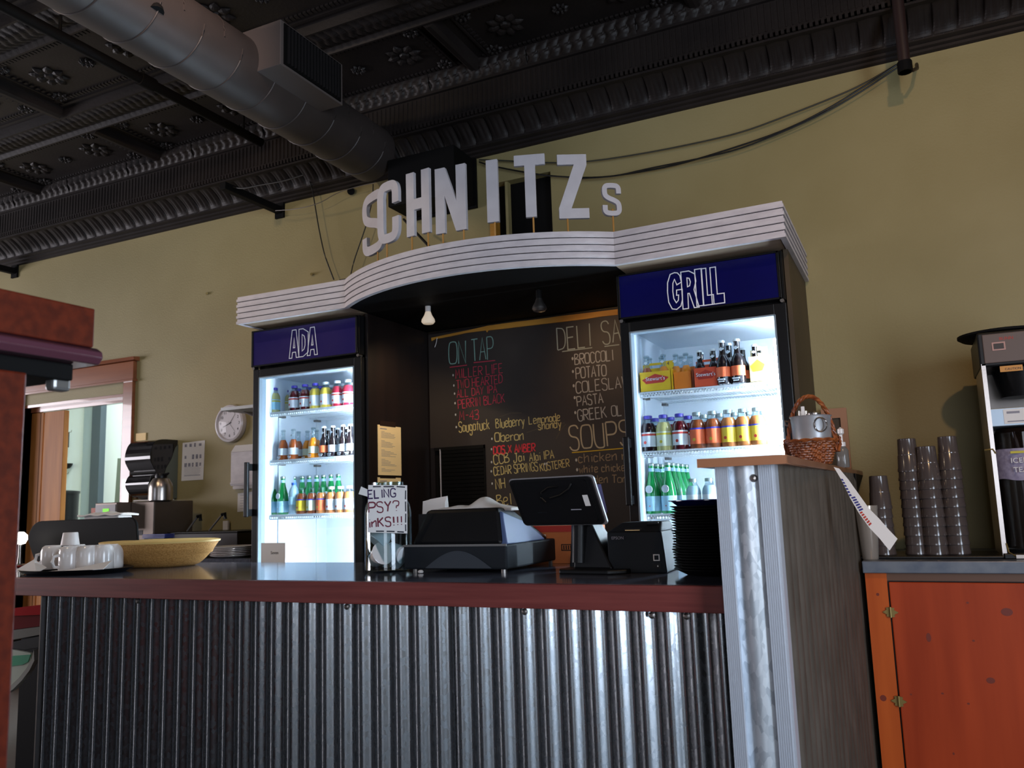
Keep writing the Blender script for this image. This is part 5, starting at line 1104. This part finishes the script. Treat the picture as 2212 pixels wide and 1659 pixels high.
for rr in (.90, .60, .40):
    for k in range(4 if rr > .8 else 5):
        if rr == .60 and k == 1: continue
        x = x0+.02+k*(x1-x0-.03)/(4 if rr > .8 else 5); z = zb_+(zt_-zb_)*rr; h_ = random.uniform(.008, .015)
        MB().box(x, x+random.uniform(.014, .024), -.0022, -.0016, z-h_, z+h_).build('picture_print', mat('halftone_grey', '#6d6a76', .8, c2='#aaa7b0', scale=160), po)
m = MB()
for k in range(7): z = zb_+.03+k*.009; m.box(x0+.02, x1-.03+random.uniform(-.03, 0), -.0022, -.0016, z, z+(.004 if k == 0 else .0015))
m.build('text_print', M_INKL, po)
n2, P = sheet_on_wall([(514, 1066), (545, 1062), (545, 1103), (513, 1106)], 'wall_notice', M_PAPER, 'small white notice on the wall beside the left cooler handle', 'notice')
m = MB()
for k in range(6): z = P[3][1]+.02+k*.016; m.box(P[0][0]+.02, P[0][0]+.09, -.0022, -.0016, z, z+.002)
m.build('text_print', M_INKL, n2)
# white shelf and dispenser partly behind the cooler
q = at(512, 888, y=3.75)
ws = thing('white_shelf', (q.x, 3.62, q.z-.01), 'white shelf end sticking out left of the left cooler over the clock', 'shelf')
MB().box(0, -3.14-q.x, 0, .375, 0, .018).build('shelf_board', mat('white_shelf_board', '#c9cdd2', .5), ws); MB().prism([(.37, 0), (.10, 0), (.37, -.06)], .06, .075, 'x').build('bracket', M_WHITEB, ws)
p = R(499, 963, 560, 1047, 3.95)
wd_ = thing('folder_holder', (p[0], 3.95, p[2]), 'white wall holder with a folded envelope flap left of the cooler', 'holder')
hh = p[3]-p[2]; MB().box(0, .22, 0, .045, 0, hh*.84).build('holder_body', M_WHITEB, wd_, bevel=.003)
MB().prism([(0, hh*.84), (.22, hh*.84), (.22, hh), (.035, hh)], .0, .003, 'y').build('envelope_flap', M_PAPER, wd_); MB().box(.0, .22, -.004, 0, .01, .022).build('lower_lip', M_WHITEB, wd_)
MB().box(.02, .22, .0, .045, -.02, 0).build('under_bracket', M_STEELD, wd_)
# paper towel dispenser
p = R(274, 952, 383, 1076, 3.80)
td = thing('towel_dispenser', (p[0]+.01, 3.997, p[2]), 'glossy black paper towel dispenser on the wall by the doorway', 'dispenser')
hh = p[3]-p[2]; ww = (p[1]-p[0])*.50
prof = [(0, 0), (-.10, .0), (-.17, .03), (-.215, .09), (-.20, .14), (-.165, .17), (-.19, .20), (-.225, .26), (-.20, hh-.03), (-.15, hh), (0, hh)]
MB().prism([(y, z) for y, z in chaikin(prof, 2)], 0, ww, 'x').build('dispenser_shell', mat('black_gloss_abs', '#101013', .12, coat=.5), td, False, .002)
MB().prism([(0, .004), (-.11, .004), (-.115, .12), (-.09, .20), (-.05, .26), (-.02, hh-.05), (0, hh-.03)], ww, ww+.004, 'x').build('side_panel', mat('grey_green_side', '#565a50', .5), td)
MB().box(.01, ww, -.15, -.02, -.006, 0).build('tear_edge', M_PAPER, td)
tag(MB().box(at(293, 940, y=3.99).x, at(314, 940, y=3.99).x, 3.992, 3.997, at(300, 952, y=3.99).z, at(300, 936, y=3.99).z).build('sticky_note', M_PAPERY), 'yellow sticky note on the wall above the towel dispenser', 'note')
tag(MB().box(at(262, 1070, y=3.95).x, at(276, 1070, y=3.95).x, 3.955, 3.97, at(270, 1085, y=3.95).z, at(270, 1035, y=3.95).z).build('door_latch_plate', M_STEEL), 'steel latch plate on the door casing beside the towel dispenser', 'latch')
# coffee brewer with carafe
p = R(243, 1083, 420, 1150, 3.62)
br = thing('coffee_brewer', (p[0], 3.50, .9005), 'brown steel coffee brewer on the back counter under the towel dispenser', 'coffee machine')
bw = (at(420, 1100, y=3.85).x-p[0]); bt_ = at(300, 1083, y=3.50).z-.9
M_BR = mat('bronze_steel', '#6b6058', .35, .7)
MB().box(0, bw*.42, 0, .40, bt_-.16, bt_).build('brew_head', M_BR, br, bevel=.004); MB().box(bw*.42, bw*.86, .10, .40, 0, bt_).build('water_tank', M_BR, br, bevel=.006)
MB().box(0, bw*.42, .26, .40, 0, bt_-.16).build('rear_column', M_BR, br); MB().box(0, bw*.42, 0, .26, 0, .03).build('warmer_base', M_BLKPL, br)
MB().box(.006, bw*.40, -.003, 0, bt_-.14, bt_-.012).build('control_panel', mat('smoke_panel', '#3b3632', .3), br); MB().box(bw*.16, bw*.28, -.0045, -.003, bt_-.055, bt_-.035).build('green_display', mat('green_display_glow', '#7bdc2a', .5, emit='#74e01c', estr=.8), br)
MB().lathe([(.07, -.07), (.075, 0), (.06, 0)], 20, (bw*.24, .13, bt_-.17)).build('filter_basket', M_BLKPL, br, True)
MB().box(bw*.52, bw*.66, .0985, .0995, bt_-.20, bt_-.17).build('badge', M_BLKPL, br); text_mesh('GRINDMASTER'[:0] or '', .01, 'x', M_INK, br, (0, 0, 0)) if False else None
cx = at(341, 1078, y=3.64).x
cf_ = thing('thermal_carafe', (cx, 3.66, .9+bt_+.0006), 'steel thermal carafe with black handle standing on the coffee brewer', 'carafe')
ch_ = at(341, 1034, y=3.64).z-(.9+bt_)
MB().lathe([(0, 0), (.066, 0), (.070, .004), (.070, ch_*.55), (.064, ch_*.78), (.046, ch_), (.03, ch_*1.04)], 28).build('carafe_body', M_STEEL, cf_, True)
MB().lathe([(.034, ch_*1.0), (.036, ch_*1.10), (.03, ch_*1.22), (0, ch_*1.25)], 20).build('lid', M_BLKPL, cf_, True)
MB().tube([(-.03, 0, ch_*1.18), (-.075, 0, ch_*1.12), (-.092, 0, ch_*.8), (-.088, 0, ch_*.3)], [.010, .011, .011, .009], 8).build('handle', M_BLKPL, cf_, True); MB().tube([(.02, 0, ch_*1.12), (.062, 0, ch_*1.22)], [.014, .006], 8).build('spout', M_BLKPL, cf_, True)
tag(MB().box(at(228, 1100, y=3.6).x, at(243, 1100, y=3.6).x, 3.50, 3.58, .9005, at(235, 1096, y=3.5).z).build('orange_packet', mat('orange_packet_print', '#b84a1c', .5)), 'orange packet standing left of the coffee brewer', 'packet')
# soup warmer with two ladles
p = R(372, 1150, 515, 1200, 3.68)
sw = thing('soup_warmer', (p[0], 3.67, .9005), 'dark brown soup warmer on the back counter behind the straw bowl', 'soup warmer')
sh_ = p[3]-.9; sl = p[1]-p[0]
MB().box(0, sl, 0, .30, 0, sh_-.008).build('warmer_body', mat('dark_brown_enamel', '#241813', .35), sw, bevel=.004); MB().box(-.02, sl+.01, -.01, .31, sh_-.008, sh_).build('warmer_top', M_BLACK, sw, bevel=.002)
for u0_, v0_, u1_, v1_, lb in ((398, 1150, 424, 1116, 'left ladle handle leaning out of the soup warmer'), (446, 1148, 477, 1112, 'right ladle handle with its hook leaning out of the soup warmer')):
    a = at(u0_, v0_, y=3.76); b_ = at(u1_, v1_, y=3.80)
    t = thing('soup_ladle', (a.x, 3.78, .9005+sh_+.0004), lb, 'ladle', 'ladles in the soup warmer')
    d = Vector((b_.x-a.x, .03, b_.z-.9005-sh_))
    MB().tube([(0, 0, 0), tuple(d)], .006, 8).build('ladle_handle', M_STEELD, t, True); MB().tube([tuple(d), tuple(d+Vector((.022, 0, .006))), tuple(d+Vector((.026, 0, -.026)))], .011, 8).build('hook_grip', M_BLKPL, t, True)
tag(MB().box(at(460, 1140, y=3.85).x, at(482, 1140, y=3.975).x, 3.972, 3.985, .9005, at(470, 1126, y=3.85).z).build('white_carton', M_PAPER), 'small white carton behind the right ladle', 'carton')
tb2 = thing('blue_tray', (at(335, 1157, y=3.42).x, 3.43, .9005), 'stack of thin blue trays beside the soup warmer', 'trays')
zq = at(335, 1153, y=3.43).z-.9
for k in range(3): MB().box(-.09, .085, -.02, .05, zq-.024+k*.008, zq-.019+k*.008).build('blue_sheet', mat('blue_tray_plastic', '#3a4690', .4), tb2)
MB().box(-.08, .075, -.015, .045, 0, zq-.024).build('support_block', M_BLKPL, tb2)
# white plate stacks
wp = None; 
for (u0_, u1_, vt, y, n_, lb) in ((457, 541, 1178, 3.50, 12, 'right'), (424, 462, 1192, 3.56, 9, 'left')):
    xl, xr = at(u0_, 1195, y=y).x, at(u1_, 1195, y=y).x; r_ = .122; xc = xr-r_ if lb == 'right' else xl+.15
    if lb == 'left': r_ = .115; xc = at(430, 1195, y=y).x+.03; 
    top = at((u0_+u1_)/2, vt, y=y-.12).z; base = .9005; k = 0
    m_ = (top-base-.016)/.009
    for k in range(int(m_)+1):
        z = base+k*.009
        if wp is None:
            wp = thing('white_plate', (xc, y, z), 'lowest white plate of the right stack on the back counter', 'plate', 'white plates stacked on the back counter'); 
            MB().lathe([(0, 0), (.075, 0), (.105, .008), (.120, .013), (.121, .016), (.105, .012), (.075, .004), (0, .004)], 36).build('plate_body', M_CHINA, wp, True); KIDS[wp.name] = list(wp.children)
        else: dup(wp, loc=(xc+random.uniform(-.003, .003), y, z), label=('%s white plate from the bottom of the %s stack on the back counter' % (ONTH[k], lb)) if k else 'lowest white plate of the %s stack on the back counter' % lb)

# left of the counter end, under the overhanging top
def RB(px, y, dy, nm, m_, par, off=(0, 0, 0)):
    P = [(at(u, v, y=y).x-off[0], at(u, v, y=y).z-off[2]) for u, v in px]; return MB().prism(P, y-off[1], y+dy-off[1], 'y').build(nm, m_, par)
LY = 2.35
st = thing('low_side_stand', (-3.45, LY, 0), 'black low stand left of the counter end holding red and green things', 'stand')
o3 = (-3.45, LY, 0)
RB([(-60, 1405), (96, 1372), (96, 1396), (-60, 1425)], LY, .35, 'stand_top', M_BLACK, st, o3)
MB().box(-.42, .40, .30, .35, 0, at(90, 1380, y=LY).z-.02).build('stand_back', M_BLKMAT, st)
rb = thing('red_tub', (-3.45, LY+.08, 0), 'shiny red plastic tub under a clear lid left of the counter end', 'tub'); o4 = (-3.45, LY+.08, 0)
RB([(-60, 1372), (90, 1352), (90, 1328), (-60, 1334)], LY+.08, .2, 'tub_body', mat('dark_red_plastic', '#7c1a22', .2, coat=.4), rb, o4); RB([(-60, 1334), (90, 1328), (92, 1306), (50, 1311), (-60, 1326)], LY+.07, .2, 'tub_lid', mat('bright_red_plastic', '#c8323a', .12, coat=.6), rb, o4)
RB([(-60, 1398), (92, 1370), (90, 1353), (-60, 1373)], LY+.08, .2, 'clear_base', mat('grey_clear_base', '#97938a', .2), rb, o4)
gp = thing('striped_round_tray', (-3.45, LY-.02, 0), 'cream round tray with a green stripe tilted under the black stand', 'tray'); o5 = (-3.45, LY-.02, 0)
arc_ = [(73, 1404), (68, 1425), (56, 1445), (40, 1465), (22, 1482), (0, 1497), (-30, 1505), (-60, 1508)]
RB([(-60, 1400)]+[(30, 1404), (66, 1411)]+arc_[1:], LY-.02, .012, 'tray_face', mat('cream_enamel', '#c9cdb8', .4), gp, o5)
RB([(-60, 1420), (0, 1419), (66, 1414), (60, 1430), (48, 1436), (0, 1442), (-60, 1444)], LY-.023, .004, 'green_stripe', mat('green_stripe_paint', '#139a68', .5), gp, o5)
RB(arc_+[(-60, 1516), (-28, 1514), (4, 1505), (28, 1489), (47, 1470), (63, 1449), (74, 1427)], LY-.026, .02, 'tray_rim', mat('cream_rim', '#a8a598', .4), gp, o5)

# ================================================================== ON THE PONY WALL
CAPZ = zt+.0192
CAPZ = H+.070+.0195
by = 2.80; bxx = at(1754, 960, y=by).x
sc_ = (at(1808, 960, y=by).x-at(1697, 960, y=by).x)/2
bk = thing('wicker_basket', (bxx, by, CAPZ), 'brown wicker basket with a tall hoop handle on the end wall cap', 'basket')
bh_ = at(1754, 953, y=by).z-CAPZ; rb_ = sc_*.80
def wv(r, z, a, j): return r+.0042*math.sin(a*15+PI*((j//2) % 2))*(1 if j > 0 else 0)-.0012*(j % 2)
m = MB().lathe([(rb_*.86+(sc_*.97-rb_*.86)*j/20, bh_*j/20) for j in range(21)], 120, rad=wv)
m.lathe([(sc_*.9, bh_), (rb_*.8, .006), (0, .005)], 48).build('basket_wall', M_WICKER, bk, True)
def twist(P, r, nm, m_, par, n=3):
    for k in range(n):
        Q = []
        for i, p in enumerate(P):
            d = (P[min(i+1, len(P)-1)]-P[max(i-1, 0)]).normalized(); a_ = d.cross(Vector((0, 1, 0))).normalized(); b_ = Vector((0, 1, 0)); ph = i*.9+2*PI*k/n
            Q.append(p+a_*math.cos(ph)*r*.7+b_*math.sin(ph)*r*.7)
        MB().tube(Q, r*.75, 6).build(nm, m_, par, True)
twist([Vector((sc_*1.02*math.cos(a), sc_*1.02*math.sin(a), bh_)) for a in [2*PI*i/48 for i in range(49)]], .0045, 'rim_braid', M_WICKER, bk, 2)
tp = at(1750, 856, y=by).z-CAPZ
twist([Vector((sc_*.94*math.cos(a), 0, bh_*.5+(tp-bh_*.5)*math.sin(a))) for a in [PI*i/40 for i in range(41)]], .0055, 'hoop_handle', M_WICKER, bk, 3)
for s in (-1, 1):
    for k in range(3): MB().tube([(s*sc_*(1.0+.02*k), -.01, bh_*.5), (s*sc_*1.10, 0, bh_*(.8+.15*k)), (s*sc_*1.0, .01, bh_+.01)], .004, 6).build('handle_knot', M_WICKER, bk, True)
M_TIN = mat('bright_tin', '#cfd1d4', .34, .7, c2='#b9bcc0', scale=9)
bq = thing('tin_pail', (bxx+.002, by, CAPZ+.0065), 'small bright tin pail with a ring handle inside the wicker basket', 'pail')
ph_ = at(1760, 899, y=by).z-CAPZ-.0065; pr = sc_*.80; ri = min(pr, rb_*.78)
MB().lathe([(0, .0), (ri*.82, .0), (ri*.86, .01), (pr*.90, ph_*.45), (pr*.93, ph_*.47), (pr*.92, ph_*.5), (pr*.95, ph_*.53), (pr, ph_*.97), (pr*1.05, ph_), (pr*.98, ph_*.99), (pr*.85, ph_*.3), (0, .004)], 36).build('pail_body', M_TIN, bq, True)
tr_ = Vector((pr*.55, -pr*.86, ph_*.78)); MB().tube([tr_+Vector((.022*math.cos(a)*.8, -.004+.012*math.cos(a)*.3, .022*math.sin(a))) for a in [2*PI*i/20 for i in range(21)]], .0022, 6, False).build('ring_handle', M_STEEL, bq, True)
MB().tube([(-pr*.95, -.01, ph_*.9), (-pr*1.25, -.01, ph_*.93), (-pr*1.3, .01, ph_*.86), (-pr*1.0, .01, ph_*.8)], .003, 6).build('side_lug', M_STEEL, bq, True)
MB().lathe([(pr*.30, 0), (pr*.34, .02), (0, .028)], 16, (.01, .01, ph_-.01)).build('lid_knob', M_STEEL, bq, True); MB().box(-.024, -.014, -.02, -.012, ph_-.03, ph_+.032).build('tag_stick', M_PAPER, bq)
for k in range(2): MB().lathe([(.009, 0), (.009, .02), (0, .024)], 10, (-.03+.014*k, .02, ph_)).build('pen_end', M_SILVER, bq, True)
ln_ = thing('basket_liner', (bxx, by, CAPZ+bh_-.004), 'white cloth liner edge showing between the pail and the wicker basket', 'cloth')
o = MB().lathe([(ri*1.02+.004, -.01), (sc_*.93, .0), (sc_*.90, .006), (pr*.92, .007)], 30, rad=lambda r, z, a, j: r+.002*math.sin(7*a)).build('liner_cloth', M_CLOTH, ln_, True)
# paper streamer hanging from the cap
pa = [at(u, v, y=2.72-(v-1010)*.0006) for u, v in ((1801, 1009), (1816, 1034), (1836, 1075), (1855, 1108), (1878, 1140), (1900, 1163), (1921, 1189))]
pb = [at(u, v, y=2.72-(v-1010)*.0006) for u, v in ((1812, 1012), (1832, 1036), (1856, 1070), (1876, 1098), (1898, 1120), (1918, 1143), (1938, 1164))]
sm = thing('paper_streamer', (0, 0, 0), 'long white paper tag with blue and red writing hanging off the end wall cap', 'paper tag')
m = MB(); n = len(pa); m.add(pa+pb+[p+Vector((.001, .001, 0)) for p in pa]+[p+Vector((.001, .001, 0)) for p in pb], [(i, i+1, n+i+1, n+i) for i in range(n-1)]+[(2*n+i, 3*n+i, 3*n+i+1, 2*n+i+1) for i in range(n-1)]+[(n+i, n+i+1, 3*n+i+1, 3*n+i) for i in range(n-1)]+[(i, 2*n+i, 2*n+i+1, i+1) for i in range(n-1)])
m.build('tag_paper', M_PAPER, sm)
for (i0, fa, fb, nm, mm_) in ((2, .15, .55, 'blue_print', mat('blue_marker', '#2d2f7c', .7)), (3, .1, .35, 'red_print', M_REDC), (1, .05, .3, 'blue_print', MATS['blue_marker'] if 'blue_marker' in MATS else M_INK)):
    P = []
    for k in range(6):
        t0 = k/6; a = pa[i0]*(1-t0)+pa[i0+1]*t0; b_ = pb[i0]*(1-t0)+pb[i0+1]*t0; t1 = t0+.10; a2 = pa[i0]*(1-t1)+pa[i0+1]*t1; b2 = pb[i0]*(1-t1)+pb[i0+1]*t1
        P.append([a+(b_-a)*fa, a+(b_-a)*fb, a2+(b2-a2)*fb, a2+(b2-a2)*fa])
    mm = MB()
    for q_ in P: mm.add([p+Vector((-.0003, -.0012, .0)) for p in q_]+[p+Vector((-.0003, -.0006, .0)) for p in q_], [(0, 1, 2, 3), (4, 5, 6, 7)])
    mm.build(nm, mm_, sm)
# board on the wall and shaker behind the basket
p = R(1772, 884, 1839, 1012, 3.96)
wbd = thing('wall_frame', (p[0], 3.97, p[2]), 'pinkish beige frame board on the wall behind the wicker basket', 'frame')
W_, H_ = p[1]-p[0], p[3]-p[2]
m_pk = mat('pinkish_beige_paint', '#a9795a', .6)
MB().box(0, W_*.74, 0, .025, H_*.84, H_).build('frame_rail', m_pk, wbd); MB().box(W_*.74, W_, 0, .025, 0, H_).build('frame_stile', m_pk, wbd); MB().box(0, W_*.74, .012, .025, 0, H_*.84).build('frame_back', M_BROWNP, wbd)
sx = at(1818, 960, y=3.2).x
shk = thing('pump_bottle', (at(1818, 960, y=3.30).x, 3.30, CAPZ), 'pump bottle with white collar standing on the cap behind the basket', 'bottle')
zt0 = at(1818, 922, y=3.30).z-CAPZ
MB().lathe([(.020, 0), (.022, .004), (.022, zt0*.42), (.012, zt0*.52)], 16).build('bottle_body', mat('grey_glass', '#6f6a66', .15), shk, True); MB().lathe([(.014, zt0*.52), (.014, zt0*.62), (.006, zt0*.64), (.006, zt0*.8), (.012, zt0*.84), (.012, zt0*.94), (0, zt0)], 14).build('pump_head', M_CHINA, shk, True)

# ================================================================== RIGHT BACK COUNTER
rc = thing('pine_cabinet', (-.20, 3.30, 0), 'orange pine cabinet with blue grey worktop along the right wall', 'cabinet')
X1 = 2.44+.20
MB().box(0, X1, 0, .69, .850, .892).build('worktop', M_LAM2, rc, bevel=.003)
xd = at(1918, 1262, y=3.32).x+.20
MB().box(.005, xd-.002, .02, .05, 0, .850).build('stile', M_ORANGE2, rc); MB().box(.005, X1-.01, .05, .685, 0, .850).build('cabinet_body', M_DARKP, rc)
MB().box(xd-.002, X1-.01, .028, .05, .822, .850).build('top_rail', mat('brown_rail', '#6b4630', .5), rc)
for k, (a, c) in enumerate(((xd+.003, xd+.60), (xd+.606, xd+1.2), (xd+1.206, X1-.02))):
    d = MB().box(a, c, .012, .032, .04, .818).build('door', M_ORANGE, rc, bevel=.003)
    if k == 0:
        for u, v, rw, rh in ((2090, 1302, 4, 3), (2175, 1322, 16, 12), (2006, 1377, 7, 14), (2103, 1384, 4, 3), (1968, 1500, 3, 3), (2036, 1498, 4, 3), (2140, 1470, 12, 9), (2092, 1520, 4, 3), (2060, 1628, 3, 4), (1935, 1480, 0, 0)):
            if not rw: continue
            q_ = at(u, v, y=3.312); 
            if not (.04 < q_.z < .80) or q_.x+.20 > c-.01: continue
            MB().lathe([(0, 0), (1, .0), (0, .0006)][0:2]+[(0, .0006)], 12).v
            mk = MB(); mk.add([(q_.x+.20+rw/900*math.cos(2*PI*j/12), .0114, q_.z+rh/900*math.sin(2*PI*j/12)) for j in range(12)], [tuple(range(12))]); mk.build('knot', M_KNOT, d)
        for v in (1322, 1513):
            z = at(1930, v, y=3.32).z; h_ = thing('x', (0, 0, 0), '', '') if False else None
            for s in (-1, 1):
                pl = [(s*.003, -.017), (s*.014, -.015), (s*.012, -.008), (s*.026, 0), (s*.012, .008), (s*.014, .015), (s*.003, .017)]
                MB().prism([(xd+a_, z+c_) for a_, c_ in pl], .006 if s > 0 else .014, .012 if s > 0 else .02, 'y').build('hinge_leaf', M_BRASS, d)
            MB().tube([(xd, .009, z-.018), (xd, .009, z+.018)], .004, 8).build('hinge_pin', M_BRASS, d, True)
    else: MB().tube([(a+.05, .012, .60), (a+.05, -.012, .60)], [.008, .014], 12).build('knob', M_BRASS, d, True)
for u, v, rw in ((1896, 1284, 3), (1908, 1508, 6)):
    q_ = at(u, v, y=3.32); mk = MB(); mk.add([(q_.x+.20+rw/560*math.cos(2*PI*j/12), .0195, q_.z+rw/560*math.sin(2*PI*j/12)) for j in range(12)], [tuple(range(12))]); mk.build('knot', M_KNOT, rc)
WZ = .8925
dt = thing('drip_mat', (at(2000, 1200, y=3.5).x, 3.52, WZ), 'flat black bar mat under the stacked smoked cups', 'mat')
MB().box(-.28, .30, -.12, .16, 0, .010).build('mat_body', M_BLKPL, dt, bevel=.003)
cup = None; CH, CS = .125, .034
def stack(u, v, y, n_, lab):
    global cup
    x = at(u, v, y=y).x
    for k in range(n_):
        lb = '%s smoked tumbler from the bottom, %s' % (ONTH[k], lab) if k else 'lowest smoked tumbler, %s' % lab
        if cup is None:
            cup = thing('smoked_tumbler', (x, y, WZ+.0105), lb, 'cup', 'smoked plastic tumblers on the back counter')
            MB().lathe([(.041, 0), (.0405, .010), (.0390, .014), (.0365, .060), (.0352, .062), (.032, CH-.002), (.030, CH), (0, CH), (0, CH-.003), (.030, CH-.004), (.0355, .06), (.0375, 0)], 24).build('cup_wall', M_SMOKE, cup, True); KIDS[cup.name] = list(cup.children)
        else: dup(cup, loc=(x+random.uniform(-.0008, .0008), y, WZ+.0105+k*CS), label=lb)
hst = lambda v, u, y: max(1, int(round((at(u, v, y=y).z-WZ-.0105-CH)/CS))+1)
stack(1982, 1195, 3.52, hst(957, 1958, 3.52), 'in the left one of three tall stacks')
stack(2023, 1195, 3.50, hst(955, 1998, 3.50), 'in the middle one of three tall stacks')
stack(2071, 1195, 3.52, hst(952, 2047, 3.52), 'in the right one of three tall stacks')
stack(1912, 1195, 3.50, hst(1030, 1895, 3.50), 'in the short stack beside the silver glass')
xg = at(1880, 1200, y=3.38).x; gh = at(1874, 1092, y=3.38).z-WZ
gl_ = thing('silver_glass', (xg, 3.385, WZ), 'tall tapered silvery glass at the left end of the worktop', 'glass')
MB().lathe([(0, 0), (.026, 0), (.028, .003), (.040, gh), (.0385, gh), (.026, .006), (0, .006)], 28).build('glass_wall', mat('silvery_clear_glass', '#b5a89c', .15, .4, trans=.1), gl_, True)
# iced tea brewer
tx0 = at(2122, 800, y=3.42).x; TY = 3.42
te = thing('iced_tea_brewer', (tx0, TY, WZ), 'tall iced tea brewer with black lid and steel shelf at the right edge', 'tea brewer')
def tz(v, u=2170): return at(u, v, y=TY).z-WZ
TW = .30
zp0, zp1 = tz(785, 2140), tz(722, 2140)
MB().box(-.006, TW, .0, .36, zp0-.012, zp1+.008).build('head_housing', M_BLKPL, te, bevel=.006)
MB().box(.010, TW-.02, -.005, 0, zp0, zp1).build('front_panel', mat('taupe_panel', '#5c4a42', .4), te, bevel=.004)
zz = tz(748, 2160); MB().box(.038, .080, -.0075, -.005, zz-.015, zz+.015).build('display_frame', mat('pink_frame', '#b58a80', .5), te); MB().box(.043, .075, -.0085, -.0075, zz-.010, zz+.010).build('display', M_TAPE, te)
text_mesh('BREWER'[:0] or 'BUNN', .016, 'lettering', M_REDC, te, (.085, -.0055, zz+.026))
MB().box(-.002, .012, .0, .30, 0, zp0).build('side_rail', M_STEEL, te); MB().box(.012, TW, .26, .30, 0, zp0).build('back_plate', M_STEELD, te); MB().box(TW-.012, TW, .0, .30, 0, zp0).build('side_rail', M_STEEL, te)
MB().lathe([(.075, -.10), (.095, 0), (.09, .0)], 26, (.13, .10, zp0-.02)).build('filter_funnel', M_BLKPL, te, True)
o = MB().box(.055, .125, -.003, -.001, zp0-.035, zp0-.014).build('caution_label', mat('amber_caution_label', '#c98a3c', .5), te); text_mesh('CAUTION', .011, 'lettering', M_INK, te, (.095, -.0035, zp0-.026))
zs0, zs1 = tz(922, 2150), tz(882, 2150)
MB().box(.004, TW-.004, .005, .26, zs0, zs1).build('shelf_apron', mat('blue_steel', '#8d9aa6', .3, .7), te, bevel=.003); o = MB().box(.05, .16, .002, .005, zs0+.008, zs1-.006).build('sticker', M_PAPER, te)
MB().box(.06, .10, .0012, .002, zs1-.022, zs1-.014).build('sticker_print', M_INKL, te); MB().box(.06, .13, .0012, .002, zs0+.014, zs0+.018).build('sticker_print', M_INKL, te)
MB().lathe([(0, .03), (.085, .03), (.092, .04), (.092, zs0-.03), (.080, zs0-.004), (0, zs0-.004)], 36, (.110, .13, 0)).build('tea_reservoir', M_TEA, te, True)
MB().lathe([(.0935, .03), (.0945, .03), (.0945, zs0-.02), (.0935, zs0-.02)], 36, (.110, .13, 0)).build('reservoir_glass', M_CLEAR, te, True)
# wrap-round iced tea label
zl0, zl1 = tz(1036, 2180), tz(968, 2180)
def lf(u, v):
    a = PI*1.08+u*PI*.62; r = .0965; return (.110+r*math.cos(a), .13+r*math.sin(a), zl0+(zl1-zl0)*v+.004*math.sin(9*u)*(1-v))
lbl = MB().grid(lf, 24, 3).build('wrap_label', mat('lilac_label', '#a9a0b8', .5, c2='#8c839e', scale=60), te, True)
for tx_, zz_ in (('ICED', zl0+(zl1-zl0)*.60), ('TEA', zl0+(zl1-zl0)*.30)): text_mesh(tx_, .026, 'lettering', M_PAPER, te, (.086, .0315, zz_), ext=.0006)
MB().box(.060, .110, .0315, .033, zl1-.018, zl1-.010).build('orange_print', BANDM['yellow'], te)
MB().tube([(.135, .034, .075), (.135, .0, .075), (.135, -.008, .055)], [.012, .010, .008], 10).build('tap', M_BLKPL, te, True)
MB().box(.0, TW, -.03, .30, 0, .018).build('base_plate', M_BLKPL, te, bevel=.003); MB().box(.035, TW, -.036, -.030, .002, .014).build('white_bar', M_PAPER, te)
MB().tube([(.012, -.01, .052), (.016, -.02, .022), (.035, -.034, .010)], .0025, 6).build('drip_wire', M_BRASS, te, True); z9 = tz(972, 2135); MB().tube([(-.022, .0, z9), (.004, -.004, z9+.002), (.012, -.004, z9-.014)], .0028, 6).build('bent_wire', M_BRASS, te, True)
zl = at(2110, 728, y=3.50).z
ld = thing('round_black_lid', (at(2165, 712, y=3.58).x, 3.60, WZ+zp1+.0085), 'wide black round lid lying on top of the tea brewer', 'lid')
rl = abs(at(2165, 712, y=3.58).x-at(2068, 735, y=3.58).x)
MB().lathe([(0, 0), (rl*.9, 0), (rl, .010), (rl*1.0, .018), (rl*.7, .022), (0, .024)], 40).build('lid_body', M_BLKMAT, ld, True)
MB().tube([(-rl*.52, -.11, .004), (-rl*.55, -.11, -.035)], .0025, 6).build('hanging_string', M_TAPE, ld)

# ================================================================== BOOTH IN THE FOREGROUND
bo = thing('booth_end', (0, 0, 0), 'dark red varnished wooden booth post and top rail close at the left edge', 'booth')
MB().box(-1.52, -1.30, -3.6, 1.0, H+.300, H+.371).build('top_rail', M_MAHOG, bo, bevel=.003)
MB().prism([(-1.50, H+.300), (-1.305, H+.300), (-1.292, H+.292), (-1.290, H+.281), (-1.300, H+.270), (-1.50, H+.270)], -3.6, 1.012, 'y').build('rounded_moulding', mat('glossy_plum_moulding', '#5a3540', .15, coat=.5), bo, True, .002)
MB().box(-1.50, -1.325, -3.6, .98, H+.240, H+.270).build('under_rail', M_BLKMAT, bo, bevel=.003)
MB().box(-1.52, -1.302, .78, .88, 0, H+.240).build('post', M_MAHOG, bo, bevel=.004)
MB().box(-1.47, -1.35, -3.6, .78, 0, H+.240).build('partition_panel', M_MAHOG, bo)
MB().box(-1.36, -1.335, .95, .985, H+.222, H+.262).build('coat_hook', mat('grey_hook', '#8c8a88', .3, .6), bo, bevel=.006)
